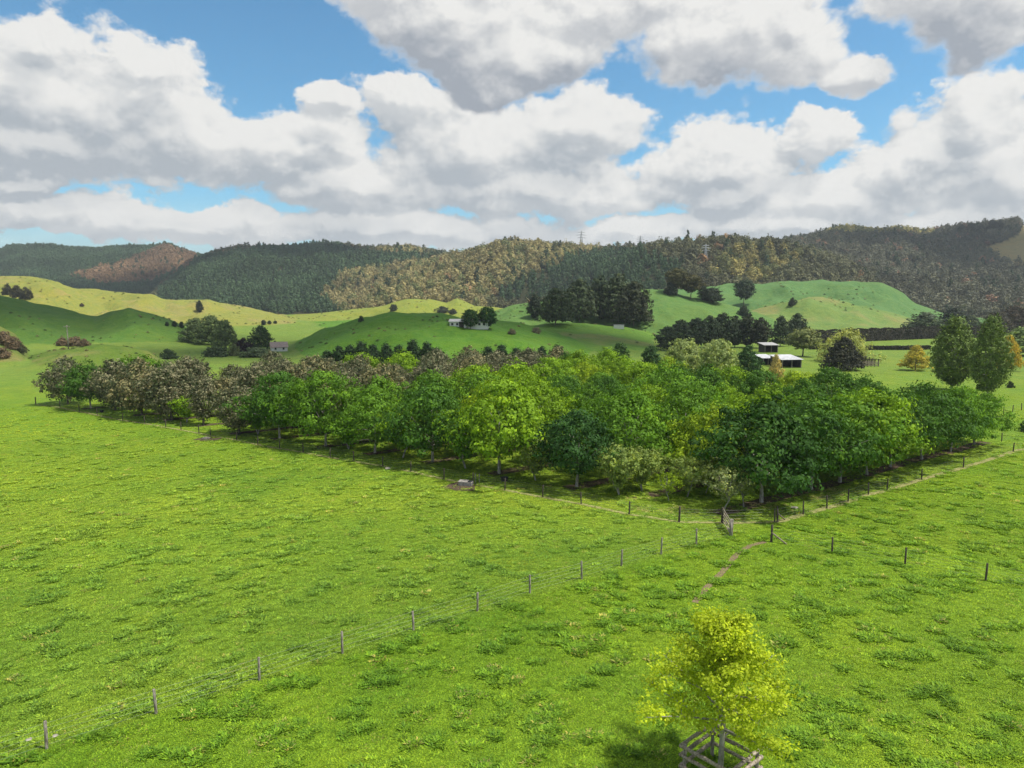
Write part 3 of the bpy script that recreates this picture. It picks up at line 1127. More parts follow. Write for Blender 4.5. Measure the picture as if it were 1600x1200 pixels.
row_ends = []
for ri, (rx0, ry0) in enumerate(ROWS):
    k = 0
    last = (rx0, ry0)
    nrow = len(ROWS) - ri
    while True:
        k += 1
        p = np.array([rx0, ry0]) + BD * (7.6 * k + orng.uniform(-0.6, 0.6)) + np.array([orng.uniform(-.4, .4), orng.uniform(-.4, .4)])
        if not inside(p, POLY) or k > 16:
            break
        last = p
        if any((p[0] - q[0]) ** 2 + (p[1] - q[1]) ** 2 < 16 for q in TRUNKS):
            continue
        brown = p[1] > np.interp(p[0], [-90, -35, -12, 5, 14, 20], [60, 91, 97, 122, 155, 400])
        if orng.random() < 0.07 and brown:
            brown = False
        z = tz(*p)
        if brown:
            kd, colr, word = 'buff', orng.choice([BUFF, BUFF, BUFF2]), 'buff brown'
        else:
            q = orng.random()
            kd = 'green'
            fr = (p[0] - 10) / 60.0
            colr, word = (DARK, 'dark green') if q < 0.25 else (MID, 'mid green') if q < 0.55 else (BRIGHT, 'bright green') if q < 0.86 else (LIME, 'yellow green')
        ks, H0 = KINDS[kd]
        s_ = orng.choice([orng.uniform(0.92, 1.14), orng.uniform(0.92, 1.12), orng.uniform(0.74, 0.9)])
        if kd == 'buff':
            s_ *= 1.13
        kk = ks[orng.randrange(len(ks))]
        v = orng.uniform(0.88, 1.12)
        tree('orchard_tree', '%s orchard tree, %s back from left fence, %s row from gate corner' % (word, ordinal(k + 1), ordinal(nrow)), 'tree',
             (p[0], p[1], z), kk[0], kk[1], tuple(c * v for c in colr), (s_ * orng.uniform(0.86, 1.02), s_ * orng.uniform(0.86, 1.02), s_), orng.random() * 6.28, 'trees in the orchard rows')
    row_ends.append(((rx0, ry0), tuple(last)))

# ------------------------------------------------------------------ trees, hedges and shrubs beyond the orchard
K_ROUND = kind_set('roundtree', M_LEAF_DULL, M_BARK, (51, 52, 53), 4.0, 1.0, 9.0, 'dome', 300, 16, 0.8, 0.30, lump=0.2, n_limb=6)
K_LOLLY = kind_set('lolly', M_LEAF_DULL, M_BARK, (54, 55), 3.2, 3.2, 9.0, 'lolly', 260, 16, 0.8, 0.30, h_tr=3.6, lump=0.22, n_limb=10)
K_OVAL = kind_set('oval', M_LEAF, M_BARK, (56, 57), 3.4, 1.2, 8.5, 'lolly', 420, 18, 0.6, 0.22, lump=0.1, inner=0.5)
K_PINE = kind_set('pine', M_LEAF_DULL, M_BARK, (61, 62, 63), 3.0, 1.0, 10.0, 'upright', 260, 16, 0.75, 0.30, lump=0.3, flat=0.5, n_limb=6)
K_CONE = kind_set('conifer', M_LEAF_DULL, M_BARK, (64, 65, 66), 2.2, 0.2, 8.0, 'column', 260, 16, 0.6, 0.24, lump=0.2, flat=1.0, n_limb=4)
K_SPREADCONE = kind_set('spreadcone', M_LEAF_DULL, M_BARK, (67, 68), 4.2, 0.7, 7.0, 'cone', 320, 16, 0.7, 0.26, lump=0.16, flat=0.45, inner=0.5, n_limb=10)
K_BUSH = kind_set('bush', M_LEAF_DULL, M_BARK, (71, 72, 73), 2.0, 0.05, 2.4, 'dome', 140, 14, 0.45, 0.2, base_r=0.05, h_tr=0.5, lump=0.25, n_limb=4)
K_POPLAR = kind_set('poplar', M_LEAF_DULL, M_BARK_PALE, (81, 82), 3.6, 1.5, 14.0, 'column', 700, 18, 0.62, 0.20, base_r=0.22, h_tr=2.0, lump=0.12, inner=0.45, flat=1.0, up=0.4, n_limb=14)
K_WILLOW = kind_set('willow', M_LEAF, M_BARK, (83,), 4.5, 0.6, 8.0, 'dome', 420, 20, 0.75, 0.22, lump=0.3, flat=1.4, up=0.1, droop=1.6)
K_YELLOW = kind_set('goldtree', M_LEAF, M_BARK, (84, 85), 3.2, 0.7, 5.6, 'cone', 240, 16, 0.55, 0.2, lump=0.2, flat=0.5, n_limb=12)
K_ALL = {'round': (K_ROUND, 9.1, 4.0), 'lolly': (K_LOLLY, 9.1, 3.2), 'oval': (K_OVAL, 8.6, 3.4), 'pine': (K_PINE, 10.1, 3.0), 'cone': (K_CONE, 8.1, 2.2),
         'scone': (K_SPREADCONE, 7.0, 4.2), 'bush': (K_BUSH, 2.4, 2.0), 'poplar': (K_POPLAR, 14.1, 3.6), 'willow': (K_WILLOW, 8.1, 4.5), 'gold': (K_YELLOW, 5.6, 3.2)}
GUM = (0.056, 0.080, 0.034)
PINE = (0.048, 0.072, 0.036)
GREY = (0.115, 0.16, 0.06)
SCRUB = (0.17, 0.125, 0.075)
BEYOND = [
    # foot px, py, top py, half width px, kind, colour, name, label, category
    (306, 536, 498, 21, 'round', GREY, 'broadleaf_tree', 'grey green tree at the left of the clump below the yellow hills', 'tree'),
    (331, 539, 494, 22, 'round', GREY, 'broadleaf_tree', 'tallest grey green tree in the clump below the yellow hills', 'tree'),
    (352, 545, 501, 17, 'round', GREY, 'broadleaf_tree', 'grey green tree at the right of the clump below the yellow hills', 'tree'),
    (408, 546, 510, 17, 'round', (0.058, 0.10, 0.032), 'broadleaf_tree', 'single green tree beside the little pink roofed cottage', 'tree'),
    (381, 549, 530, 13, 'bush', (0.040, 0.026, 0.030), 'purple_bush', 'dark purple leaved bush between grey green trees', 'bush'),
    (338, 557, 542, 19, 'bush', (0.055, 0.085, 0.035), 'shrub', 'spreading dark green shrub below the purple bush', 'bush'),
    (366, 556, 538, 8, 'bush', (0.12, 0.15, 0.06), 'shrub', 'small pale flowering shrub left of the purple bush', 'bush'),
    (402, 557, 543, 25, 'bush', (0.085, 0.12, 0.055), 'shrub', 'wide grey green shrub in front of the single green tree', 'bush'),
    (263, 561, 546, 11, 'bush', (0.050, 0.085, 0.035), 'round_bush', 'lone round green bush on the sunlit flat', 'bush'),
    (735, 514, 484, 13, 'oval', (0.030, 0.085, 0.022), 'shade_tree', 'left of two round dark green trees before the white house', 'tree'),
    (761, 515, 480, 14, 'oval', (0.030, 0.088, 0.022), 'shade_tree', 'right and taller of two round dark green trees before the white house', 'tree'),
    (708, 491, 483, 6, 'bush', (0.05, 0.06, 0.04), 'shrub', 'small dark shrub behind the knoll crest, left of the house trees', 'bush'),
    (691, 488, 479, 10, 'bush', (0.05, 0.06, 0.04), 'shrub', 'wide dark shrub on the sunlit pasture behind the knoll', 'bush'),
    (615, 486, 476, 6, 'bush', (0.045, 0.06, 0.035), 'shrub', 'dark shrub peeping over the top of the knoll', 'bush'),
    (564, 503, 494, 4, 'bush', (0.05, 0.08, 0.035), 'shrub', 'small round shrub behind the left shoulder of the knoll', 'bush'),
    (835, 497, 460, 10, 'cone', (0.030, 0.046, 0.024), 'pine_tree', 'lone narrow dark pine left of the dark tree clump', 'tree'),
    (868, 507, 452, 26, 'round', GUM, 'clump_tree', 'low dark tree at the left edge of the hillside clump', 'tree'),
    (905, 503, 438, 27, 'round', GUM, 'clump_tree', 'dark rounded tree second from the left in the hillside clump', 'tree'),
    (936, 498, 431, 17, 'pine', PINE, 'clump_tree', 'narrow dark pine in the middle of the hillside clump', 'tree'),
    (966, 503, 430, 32, 'round', GUM, 'clump_tree', 'tallest broad dark tree in the hillside clump', 'tree'),
    (990, 509, 442, 28, 'round', (0.045, 0.055, 0.026), 'clump_tree', 'dark tree at the right edge of the hillside clump', 'tree'),
    (1057, 462, 421, 16, 'lolly', (0.085, 0.085, 0.032), 'hill_tree', 'olive brown tree left on the green ridge', 'tree'),
    (1079, 468, 431, 16, 'lolly', (0.080, 0.078, 0.030), 'hill_tree', 'olive brown tree with bare trunk right on the green ridge', 'tree'),
    (1048, 461, 443, 10, 'bush', (0.030, 0.044, 0.024), 'shrub', 'dark shrub under the olive brown trees on the ridge', 'bush'),
    (1099, 471, 447, 9, 'pine', (0.030, 0.046, 0.025), 'hill_tree', 'narrow dark tree right of the olive brown trees', 'tree'),
    (1113, 473, 450, 16, 'round', (0.036, 0.052, 0.027), 'hill_tree', 'low broad dark tree right of the olive brown trees', 'tree'),
    (1162, 480, 439, 14, 'lolly', (0.040, 0.062, 0.030), 'hill_tree', 'dark lollipop tree alone on the green hillside', 'tree'),
    (1162, 494, 479, 9, 'bush', (0.036, 0.058, 0.028), 'shrub', 'dark shrub below the lollipop tree', 'bush'),
    (1238, 478, 466, 6, 'bush', (0.04, 0.055, 0.03), 'shrub', 'dark shrub at the left of the rounded green spur', 'bush'),
    (1042, 548, 510, 17, 'pine', PINE, 'shelter_pine', 'lowest pine at the left end of the dark pine belt', 'tree'),
    (1064, 546, 500, 18, 'pine', PINE, 'shelter_pine', 'second pine from the left in the dark pine belt', 'tree'),
    (1087, 545, 497, 17, 'pine', PINE, 'shelter_pine', 'third pine from the left in the dark pine belt', 'tree'),
    (1108, 544, 495, 17, 'pine', PINE, 'shelter_pine', 'fourth pine from the left in the dark pine belt', 'tree'),
    (1128, 543, 489, 16, 'pine', PINE, 'shelter_pine', 'tallest pine in the middle of the dark pine belt', 'tree'),
    (1148, 543, 494, 15, 'pine', PINE, 'shelter_pine', 'third pine from the right in the dark pine belt', 'tree'),
    (1167, 543, 492, 16, 'pine', (0.038, 0.050, 0.026), 'shelter_pine', 'second pine from the right in the dark pine belt', 'tree'),
    (1188, 544, 498, 15, 'pine', (0.042, 0.050, 0.027), 'shelter_pine', 'pine at the right end of the dark pine belt', 'tree'),
    (1219, 541, 495, 14, 'round', PINE, 'macrocarpa_tree', 'dark evergreen tree left of the olive green round tree', 'tree'),
    (1244, 537, 491, 17, 'round', PINE, 'macrocarpa_tree', 'taller dark evergreen tree behind the olive green round tree', 'tree'),
    (1254, 557, 515, 23, 'lolly', (0.18, 0.21, 0.07), 'olive_tree', 'olive green round tree behind the white roofed shed', 'tree'),
    (1320, 566, 513, 37, 'willow', (0.36, 0.40, 0.12), 'willow_tree', 'pale yellow green willow behind the dark spreading conifer', 'tree'),
    (1318, 578, 528, 31, 'scone', (0.040, 0.044, 0.028), 'spreading_conifer', 'dark spreading conifer in front of the willow', 'tree'),
    (1430, 579, 541, 23, 'gold', (0.44, 0.38, 0.06), 'golden_tree', 'golden yellow tree left of the two poplars', 'tree'),
    (1574, 580, 527, 20, 'gold', (0.50, 0.38, 0.05), 'golden_tree', 'golden yellow tree right of the two poplars', 'tree'),
    (1487, 610, 498, 33, 'poplar', (0.135, 0.20, 0.045), 'poplar_tree', 'left and broader of the two tall poplars', 'tree'),
    (1543, 622, 497, 27, 'poplar', (0.135, 0.20, 0.045), 'poplar_tree', 'right and slimmer of the two tall poplars', 'tree'),
    (1603, 556, 512, 38, 'round', (0.16, 0.23, 0.07), 'broadleaf_tree', 'big green tree at the right picture edge behind the golden tree', 'tree'),
    (1444, 524, 489, 25, 'round', (0.075, 0.105, 0.055), 'broadleaf_tree', 'pale grey green tree behind the long dark hedge', 'tree'),
    (1487, 522, 482, 18, 'round', (0.030, 0.042, 0.026), 'broadleaf_tree', 'dark tree behind the left poplar top', 'tree'),
    (1516, 520, 493, 14, 'round', (0.075, 0.10, 0.05), 'broadleaf_tree', 'grey green tree between the two poplar tops', 'tree'),
    (1556, 525, 488, 22, 'round', (0.060, 0.055, 0.035), 'broadleaf_tree', 'brownish tree behind the right poplar', 'tree'),
    (1585, 515, 478, 20, 'round', (0.075, 0.058, 0.038), 'broadleaf_tree', 'reddish brown tree at the right edge under the bush hill', 'tree'),
    (1066, 604, 531, 27, 'oval', (0.30, 0.37, 0.13), 'pale_tree', 'left of two pale green round trees behind the orchard', 'tree'),
    (1120, 612, 532, 28, 'oval', (0.30, 0.37, 0.13), 'pale_tree', 'right of two pale green round trees behind the orchard', 'tree'),
    (1168, 590, 541, 20, 'round', (0.040, 0.095, 0.022), 'broadleaf_tree', 'dark green round tree right of the two pale trees', 'tree'),
    (1016, 596, 542, 20, 'round', (0.042, 0.098, 0.024), 'broadleaf_tree', 'dark green round tree left of the two pale trees', 'tree'),
    (968, 590, 538, 18, 'round', (0.050, 0.108, 0.024), 'broadleaf_tree', 'green tree at the back edge of the orchard in the middle', 'tree'),
    (1211, 606, 556, 15, 'gold', (0.50, 0.41, 0.16), 'buff_conifer', 'straw coloured conical tree before the white roofed shed', 'tree'),
    (1502, 369, 351, 6, 'pine', (0.06, 0.07, 0.045), 'ridge_pine', 'leftmost of the tall pines on the right skyline', 'tree'),
    (1517, 369, 349, 6, 'pine', (0.06, 0.07, 0.045), 'ridge_pine', 'second from the left of the tall pines on the right skyline', 'tree'),
    (1531, 369, 350, 6, 'pine', (0.06, 0.07, 0.045), 'ridge_pine', 'third from the left of the tall pines on the right skyline', 'tree'),
    (1549, 368, 343, 8, 'pine', (0.06, 0.065, 0.045), 'ridge_pine', 'tallest of the tall pines on the right skyline', 'tree'),
    (1561, 368, 345, 7, 'pine', (0.06, 0.065, 0.045), 'ridge_pine', 'second tallest pine right of the tallest on the right skyline', 'tree'),
    (1574, 367, 351, 6, 'pine', (0.06, 0.07, 0.045), 'ridge_pine', 'rightmost of the tall pines on the right skyline', 'tree'),
    (312, 488, 470, 5, 'cone', (0.035, 0.045, 0.025), 'hill_tree', 'single dark tree on the sunlit yellow hill', 'tree'),
    (128, 479, 474, 3, 'bush', (0.08, 0.06, 0.035), 'shrub', 'tiny brown shrub on the yellow hill crest line', 'bush'),
    (412, 508, 500, 4, 'cone', (0.035, 0.05, 0.028), 'small_conifer', 'left of three tiny conifers on the valley floor', 'tree'),
    (421, 507, 501, 3, 'cone', (0.035, 0.05, 0.028), 'small_conifer', 'middle of three tiny conifers on the valley floor', 'tree'),
    (430, 506, 501, 3, 'cone', (0.035, 0.05, 0.028), 'small_conifer', 'right of three tiny conifers on the valley floor', 'tree'),
    (261, 510, 503, 3, 'cone', (0.03, 0.055, 0.025), 'small_conifer', 'left of three small conifers on the dark green slope', 'tree'),
    (273, 511, 502, 4, 'cone', (0.03, 0.055, 0.025), 'small_conifer', 'middle of three small conifers on the dark green slope', 'tree'),
    (284, 513, 503, 4, 'cone', (0.03, 0.055, 0.025), 'small_conifer', 'right of three small conifers on the dark green slope', 'tree'),
    (12, 461, 445, 7, 'bush', (0.05, 0.05, 0.03), 'shrub', 'left shrub of the dark patch on the yellow hill', 'bush'),
    (26, 464, 447, 9, 'bush', (0.055, 0.052, 0.03), 'shrub', 'middle shrub of the dark patch on the yellow hill', 'bush'),
    (41, 467, 450, 8, 'bush', (0.05, 0.05, 0.03), 'shrub', 'right shrub of the dark patch on the yellow hill', 'bush'),
    (6, 538, 519, 14, 'bush', SCRUB, 'scrub_bush', 'largest brown scrub bush at the left picture edge', 'bush'),
    (22, 545, 528, 11, 'bush', SCRUB, 'scrub_bush', 'brown scrub bush right of the largest at the left edge', 'bush'),
    (33, 552, 538, 8, 'bush', (0.08, 0.09, 0.04), 'scrub_bush', 'greenish scrub bush lowest at the left edge slope', 'bush'),
    (3, 560, 544, 12, 'bush', SCRUB, 'scrub_bush', 'lowest brown scrub bush at the left picture edge', 'bush'),
    (98, 540, 528, 9, 'bush', SCRUB, 'scrub_bush', 'left brown bush beside the power pole', 'bush'),
    (117, 541, 527, 11, 'bush', SCRUB, 'scrub_bush', 'middle brown bush right of the power pole', 'bush'),
    (132, 541, 530, 8, 'bush', SCRUB, 'scrub_bush', 'right brown bush of the group beside the power pole', 'bush'),
    (1530, 611, 600, 5, 'bush', (0.05, 0.075, 0.03), 'shrub', 'small dark shrub in the paddock between the poplars', 'bush'),
    (1578, 606, 596, 5, 'bush', (0.05, 0.075, 0.03), 'shrub', 'small dark shrub in the paddock right of the poplars', 'bush'),
    (1608, 675, 655, 12, 'bush', (0.05, 0.11, 0.025), 'shrub', 'green shrub cut by the right picture edge', 'bush'),
    (800, 522, 514, 6, 'bush', (0.16, 0.15, 0.08), 'rush_clump', 'straw coloured rush clump left on the terrace bank', 'bush'),
    (838, 521, 512, 7, 'bush', (0.18, 0.17, 0.09), 'rush_clump', 'straw coloured rush clump in the middle of the terrace bank', 'bush'),
]
for (px, py, top, wd, kd, colr, nm, lab, cat) in BEYOND:
    ks, H0, W0 = K_ALL[kd]
    place_px(px, py, top, ks, H0, colr, nm, lab, cat, None, wd, W0, far=True, jit=False)
# dark conifer screen behind the buff trees
for i, (px, top) in enumerate([(512, 549), (530, 543), (548, 541), (565, 535), (584, 540), (604, 538), (624, 541), (646, 533), (668, 536), (684, 545),
                               (742, 548), (762, 543), (784, 541), (806, 545), (826, 547), (846, 543), (870, 540)]):
    ks, H0, W0 = K_ALL['cone']
    where = 'left' if i < 10 else 'right'
    cnt = i if i < 10 else i - 10
    place_px(px, 585, top, ks, H0, (0.022, 0.050, 0.016), 'screen_conifer',
             'dark conifer, %s from the left in the %s stretch of screen behind the orchard' % (ordinal(cnt + 1), where), 'tree',
             'conifers screening the orchard', 13, W0, far=True, jit=False)


def hedge(name, label, path, height, thick, color, per_m, seed):
    """clipped hedge: leaves packed through a long block, over a twiggy core"""
    rng = np.random.default_rng(seed)
    V, var = [], []
    for (a, b) in zip(path[:-1], path[1:]):
        a, b = np.array(a), np.array(b)
        ln = np.linalg.norm(b - a)
        nrm = np.array([-(b - a)[1], (b - a)[0]]) / ln
        n = int(ln * per_m)
        t = rng.random(n)
        face = rng.random(n)
        u = np.where(face < 0.36, -1, np.where(face < 0.5, 1, rng.uniform(-1, 1, n))) * thick / 2
        v = np.where(face < 0.5, rng.random(n), 1.0) * height * (1 + 0.05 * np.sin(t * ln * 0.7 + seed))
        u = u + rng.normal(size=n) * 0.10
        xy = a[None] + (b - a)[None] * t[:, None] + nrm[None] * u[:, None]
        z = tzv(xy[:, 0], xy[:, 1]) + v + rng.normal(size=n) * 0.10
        nr_ = rng.normal(size=(n, 3)) + np.array([0, 0, 0.4])
        ls = 0.34 * (0.7 + 0.6 * rng.random(n))
        V.append(leaf_quads(np.stack([xy[:, 0], xy[:, 1], z], 1), nr_, ls, ls * 0.6, rng, 0.2))
        var.append(rng.random(n) * 0.6 + 0.2 * np.sin(t * ln * 0.9) + 0.2)
    V = np.concatenate(V)
    var = np.concatenate(var)
    o0 = np.array([path[0][0], path[0][1], tz(*path[0])])
    t_ = empty(name, tuple(o0))
    tag(t_, label, 'hedge')
    me = np_mesh('foliage', (V - o0).reshape(-1, 3), np.arange(len(V) * 4).reshape(-1, 4), M_LEAF_DULL, {'var': ('FLOAT', 'POINT', np.repeat(var, 4))})
    f = link(bpy.data.objects.new('foliage', me), t_)
    f.color = (*color, 1)
    mb = MB()
    for (a, b) in zip(path[:-1], path[1:]):
        m = ((a[0] + b[0]) / 2 - o0[0], (a[1] + b[1]) / 2 - o0[1], (tz(*a) + tz(*b)) / 2 + height * 0.46 - o0[2])
        mb.box(m, (math.hypot(b[0] - a[0], b[1] - a[1]), thick * 0.7, height * 0.86), math.atan2(b[1] - a[1], b[0] - a[0]))
    mb.build('twiggy_core', M_BARK, t_)
    return t_


def gq(px, py):
    x, y, _ = gt(px, py)
    return x, y


hedge('shelter_hedge', 'long tall clipped dark hedge across the flat below the green hills', [gq(1262, 537), gq(1330, 534), gq(1400, 531), gq(1470, 529), gq(1545, 527)], 5.2, 3.0, (0.045, 0.044, 0.034), 110, 4)
hedge('low_hedge', 'low dark hedge left of the willow below the tall hedge', [gq(1264, 546), gq(1300, 546), gq(1338, 546)], 1.3, 1.2, (0.040, 0.042, 0.030), 70, 5)
hedge('low_hedge', 'low dark hedge right of the willow below the tall hedge', [gq(1352, 547), gq(1390, 547), gq(1452, 546)], 1.3, 1.2, (0.040, 0.042, 0.030), 70, 6)


# ------------------------------------------------------------------ fences
M_POST_DARK = simple_mat('tarred_post', (0.045, 0.036, 0.03), (0.15, 0.125, 0.10), 14, 0.9, 0.1, 0.5, 0.02, (1, 1, 0.25))


def fence(label, posts, wires=5, post_h=1.18, r=0.062, pmat=None, extra=(), group='post and wire fences', stays=(), battens=True):
    x0, y0 = posts[0]
    root = empty('wire_fence', (x0, y0, tz(x0, y0)))
    tag(root, label, 'fence', group)
    z0 = tz(x0, y0)
    rng = random.Random(len(posts) * 7 + int(x0))
    hs = []
    meshes = []
    for v in range(4):
        mb = MB()
        lx, ly = rng.uniform(-.05, .05), rng.uniform(-.05, .05)
        mb.tube([(0, 0, -0.35), (0, 0, 0), (lx * .5, ly * .5, 0.6), (lx, ly, post_h * 0.985), (lx, ly, post_h)], [r * 1.05, r * 1.05, r, r * 0.96, r * 0.80], 9, 0.22, rng)
        meshes.append(mb.mesh('post', pmat or M_POST_DARK, True))
    for i, (x, y) in enumerate(posts):
        o = link(bpy.data.objects.new('post', meshes[i % 4]), root)
        o.location = (x - x0, y - y0, tz(x, y) - z0)
        o.rotation_euler = (0, 0, rng.random() * 6)
        big = 1.35 if i in extra else 1.0
        o.scale = (big, big, 1.12 if i in extra else rng.uniform(0.94, 1.05))
        hs.append(tz(x, y) - z0)
    for (i, dx, dy) in stays:
        x, y = posts[i]
        mb = MB()
        mb.tube([(x - x0, y - y0, hs[i] + 0.75), (x - x0 + dx, y - y0 + dy, hs[i] - 0.03)], [0.055, 0.06], 7)
        mb.build('stay', M_RAIL, root, True)
    for k in range(wires):
        h = 0.18 + (post_h - 0.26) * k / (wires - 1)
        mb = MB()
        for i in range(len(posts) - 1):
            a = (posts[i][0] - x0, posts[i][1] - y0, hs[i] + h)
            b = (posts[i + 1][0] - x0, posts[i + 1][1] - y0, hs[i + 1] + h)
            mid = ((a[0] + b[0]) / 2, (a[1] + b[1]) / 2, (a[2] + b[2]) / 2 - 0.02)
            mb.tube([a, mid, b], 0.0028, 4)
        mb.build('wire', M_WIRE, root)
    if battens:
        bm = MB()
        bm.box((0, 0, post_h * 0.5), (0.045, 0.03, post_h * 0.9))
        bme = bm.mesh('batten', M_POST)
        for i in range(len(posts) - 1):
            a, b = Vector(posts[i]), Vector(posts[i + 1])
            n_ = max(1, int((b - a).length / 1.9))
            for j in range(1, n_):
                p = a.lerp(b, j / n_)
                o = link(bpy.data.objects.new('batten', bme), root)
                o.location = (p.x - x0, p.y - y0, tz(p.x, p.y) - z0)
                o.rotation_euler = (rng.uniform(-.04, .04), rng.uniform(-.04, .04), math.atan2(b.y - a.y, b.x - a.x))
    return root


FA = [(56, 632), (94, 637), (124, 643), (152, 649), (192, 657), (226, 662), (259, 668), (283, 672), (311, 677), (329, 681), (370, 688), (403, 695), (437, 701), (474, 707), (516, 715),
      (553, 721), (598, 729), (642, 737), (694, 749), (739, 757), (789, 766), (848, 777), (908, 788), (983, 804), (1061, 816)]
FB = [(1215, 816), (1255, 804), (1292, 794), (1325, 784), (1357, 773), (1386, 766), (1440, 749), (1505, 731), (1583, 706), (1650, 688)]
FC = [(73, 1170), (244, 1115), (405, 1063), (535, 1021), (646, 985), (746, 955), (828, 927), (909, 905), (971, 884), (1033, 866), (1088, 851), (1143, 837)]
FD = [(1205, 847), (1300, 863), (1414, 882), (1540, 907), (1690, 938)]
pa = [g0(*p) for p in FA]
pb = [g0(*p) for p in FB]
pc_ = [g0(*p) for p in FC]
ex = np.array(pc_[0]) * 2 - np.array(pc_[1])
pc = [tuple(ex)] + pc_
pd = [g0(*p) for p in FD]
fence('long wire fence in front of the orchard running from far left to the gate', pa + [g0(1128, 817)], extra=(0, 24, 25), battens=False)
fence('wire fence along the right side of the orchard from the corner post', [g0(1128, 817)][:0] + pb, extra=(0,), stays=((0, 0.9, 0.65),), battens=False)
fence('short wire fence between the gate and the orchard corner post', [g0(1130, 818), (pb[0][0] - 0.25, pb[0][1])], extra=(), battens=False)
fence('wire fence crossing the grass from the lower left corner up to the gate', pc, extra=(12,), battens=False, pmat=M_POST)
fence('wire fence running right from the strut post by the dirt track', pd, extra=(0,), stays=((0, 1.0, -0.45),), battens=False)
fence('distant short wire fence at the right edge beyond the orchard', [g0(1568, 647), g0(1582, 644), g0(1596, 641), g0(1625, 635)], battens=False)
fence('single file of posts across the paddock below the poplars', [g0(1565, 690), g0(1640, 672)], battens=False)

# gate across the lane, seen nearly edge on
ga, gb = np.array(g0(1129, 818)), np.array(g0(1141, 838))
gz = tz(*ga)
groot = empty('timber_gate', (ga[0], ga[1], gz), math.atan2(gb[1] - ga[1], gb[0] - ga[0]))
tag(groot, 'weathered timber gate seen edge on beside the pruned pale tree', 'gate')
gl = float(np.linalg.norm(gb - ga)) - 0.25
for k, h in enumerate((0.22, 0.46, 0.72, 1.0, 1.24)):
    MB().bar((0.15, 0, h), (gl, 0, h * 0.98), 0.035, 0.095).build('rail', M_RAIL, groot)
MB().bar((0.15, 0, 0.73), (0.25, 0, 0.73), 0.03, 1.15)
for xx in (0.18, gl - 0.05):
    MB().box((xx, 0.035, 0.73), (0.09, 0.032, 1.18)).build('upright', M_RAIL, groot)
MB().bar((0.2, -0.034, 1.2), (gl - 0.05, -0.034, 0.25), 0.03, 0.08).build('brace', M_RAIL, groot)
MB().tube([(gl + 0.12, 0.05, -0.3), (gl + 0.12, 0.05, 1.35)], 0.12, 9).build('post', M_POST, groot, True)

# ------------------------------------------------------------------ worn strips of ground
def strip_mat(name, c1, c2, thresh=0.5, scale=1.6):
    m, nt, out = new_mat(name)
    geo = nt.node('ShaderNodeNewGeometry')
    at = nt.node('ShaderNodeAttribute')
    at.attribute_name = 'edge'
    n1 = nt.noise(geo.outputs['Position'], scale, 5.0, 0.65)
    n2 = nt.noise(geo.outputs['Position'], scale * 4, 4.0, 0.7)
    col = nt.mixc(nt.smooth(n2, 0.35, 0.65), (*c1, 1), (*c2, 1))
    b = nt.node('ShaderNodeBsdfPrincipled')
    nt.link(col, b.inputs['Base Color'])
    b.inputs['Roughness'].default_value = 0.95
    b.inputs['Specular IOR Level'].default_value = 0.05
    tr = nt.node('ShaderNodeBsdfTransparent')
    mx = nt.node('ShaderNodeMixShader')
    a_ = nt.m('ADD', n1, nt.m('MULTIPLY', at.outputs['Fac'], 0.55))
    nt.link(nt.smooth(a_, thresh + 0.14, thresh + 0.30), mx.inputs[0])
    nt.link(tr.outputs[0], mx.inputs[1])
    nt.link(b.outputs[0], mx.inputs[2])
    nt.link(mx.outputs[0], out.inputs[0])
    return m


M_DRY = strip_mat('dry_grass_strip', (0.20, 0.20, 0.07), (0.34, 0.32, 0.14), 0.70)
M_MULCH = strip_mat('bare_soil', (0.055, 0.040, 0.030), (0.12, 0.085, 0.060), 0.38)
M_TRACK = strip_mat('worn_soil', (0.13, 0.095, 0.06), (0.24, 0.18, 0.11), 0.48, 2.5)


def strip(name, label, path, width, mat, lift=0.03):
    """a ragged sheet laid on the ground along a path"""
    pts = []
    for a, b in zip(path[:-1], path[1:]):
        a, b = np.array(a), np.array(b)
        n_ = max(2, int(np.linalg.norm(b - a) / 0.6))
        pts += [a + (b - a) * i / n_ for i in range(n_)]
    pts.append(np.array(path[-1]))
    pts = np.array(pts)
    tg = np.gradient(pts, axis=0)
    tg /= np.linalg.norm(tg, axis=1, keepdims=True)
    nr_ = np.stack([-tg[:, 1], tg[:, 0]], 1)
    V, E = [], []
    for q, e in ((-1, 0), (-0.5, 0.8), (0, 1), (0.5, 0.8), (1, 0)):
        xy = pts + nr_ * q * width / 2
        V.append(np.column_stack([xy, tzv(xy[:, 0], xy[:, 1]) + lift]))
        E.append(np.full(len(pts), e))
    n = len(pts)
    V = np.concatenate(V)
    E = np.concatenate(E)
    Fs = []
    for c in range(4):
        i = np.arange(n - 1)
        Fs.append(np.stack([c * n + i, c * n + i + 1, (c + 1) * n + i + 1, (c + 1) * n + i], 1)[:, ::-1])
    me = np_mesh(name, V, np.concatenate(Fs), mat, {'edge': ('FLOAT', 'POINT', E)}, True)
    o = link(bpy.data.objects.new(name, me))
    tag(o, label, kind='structure')
    return o


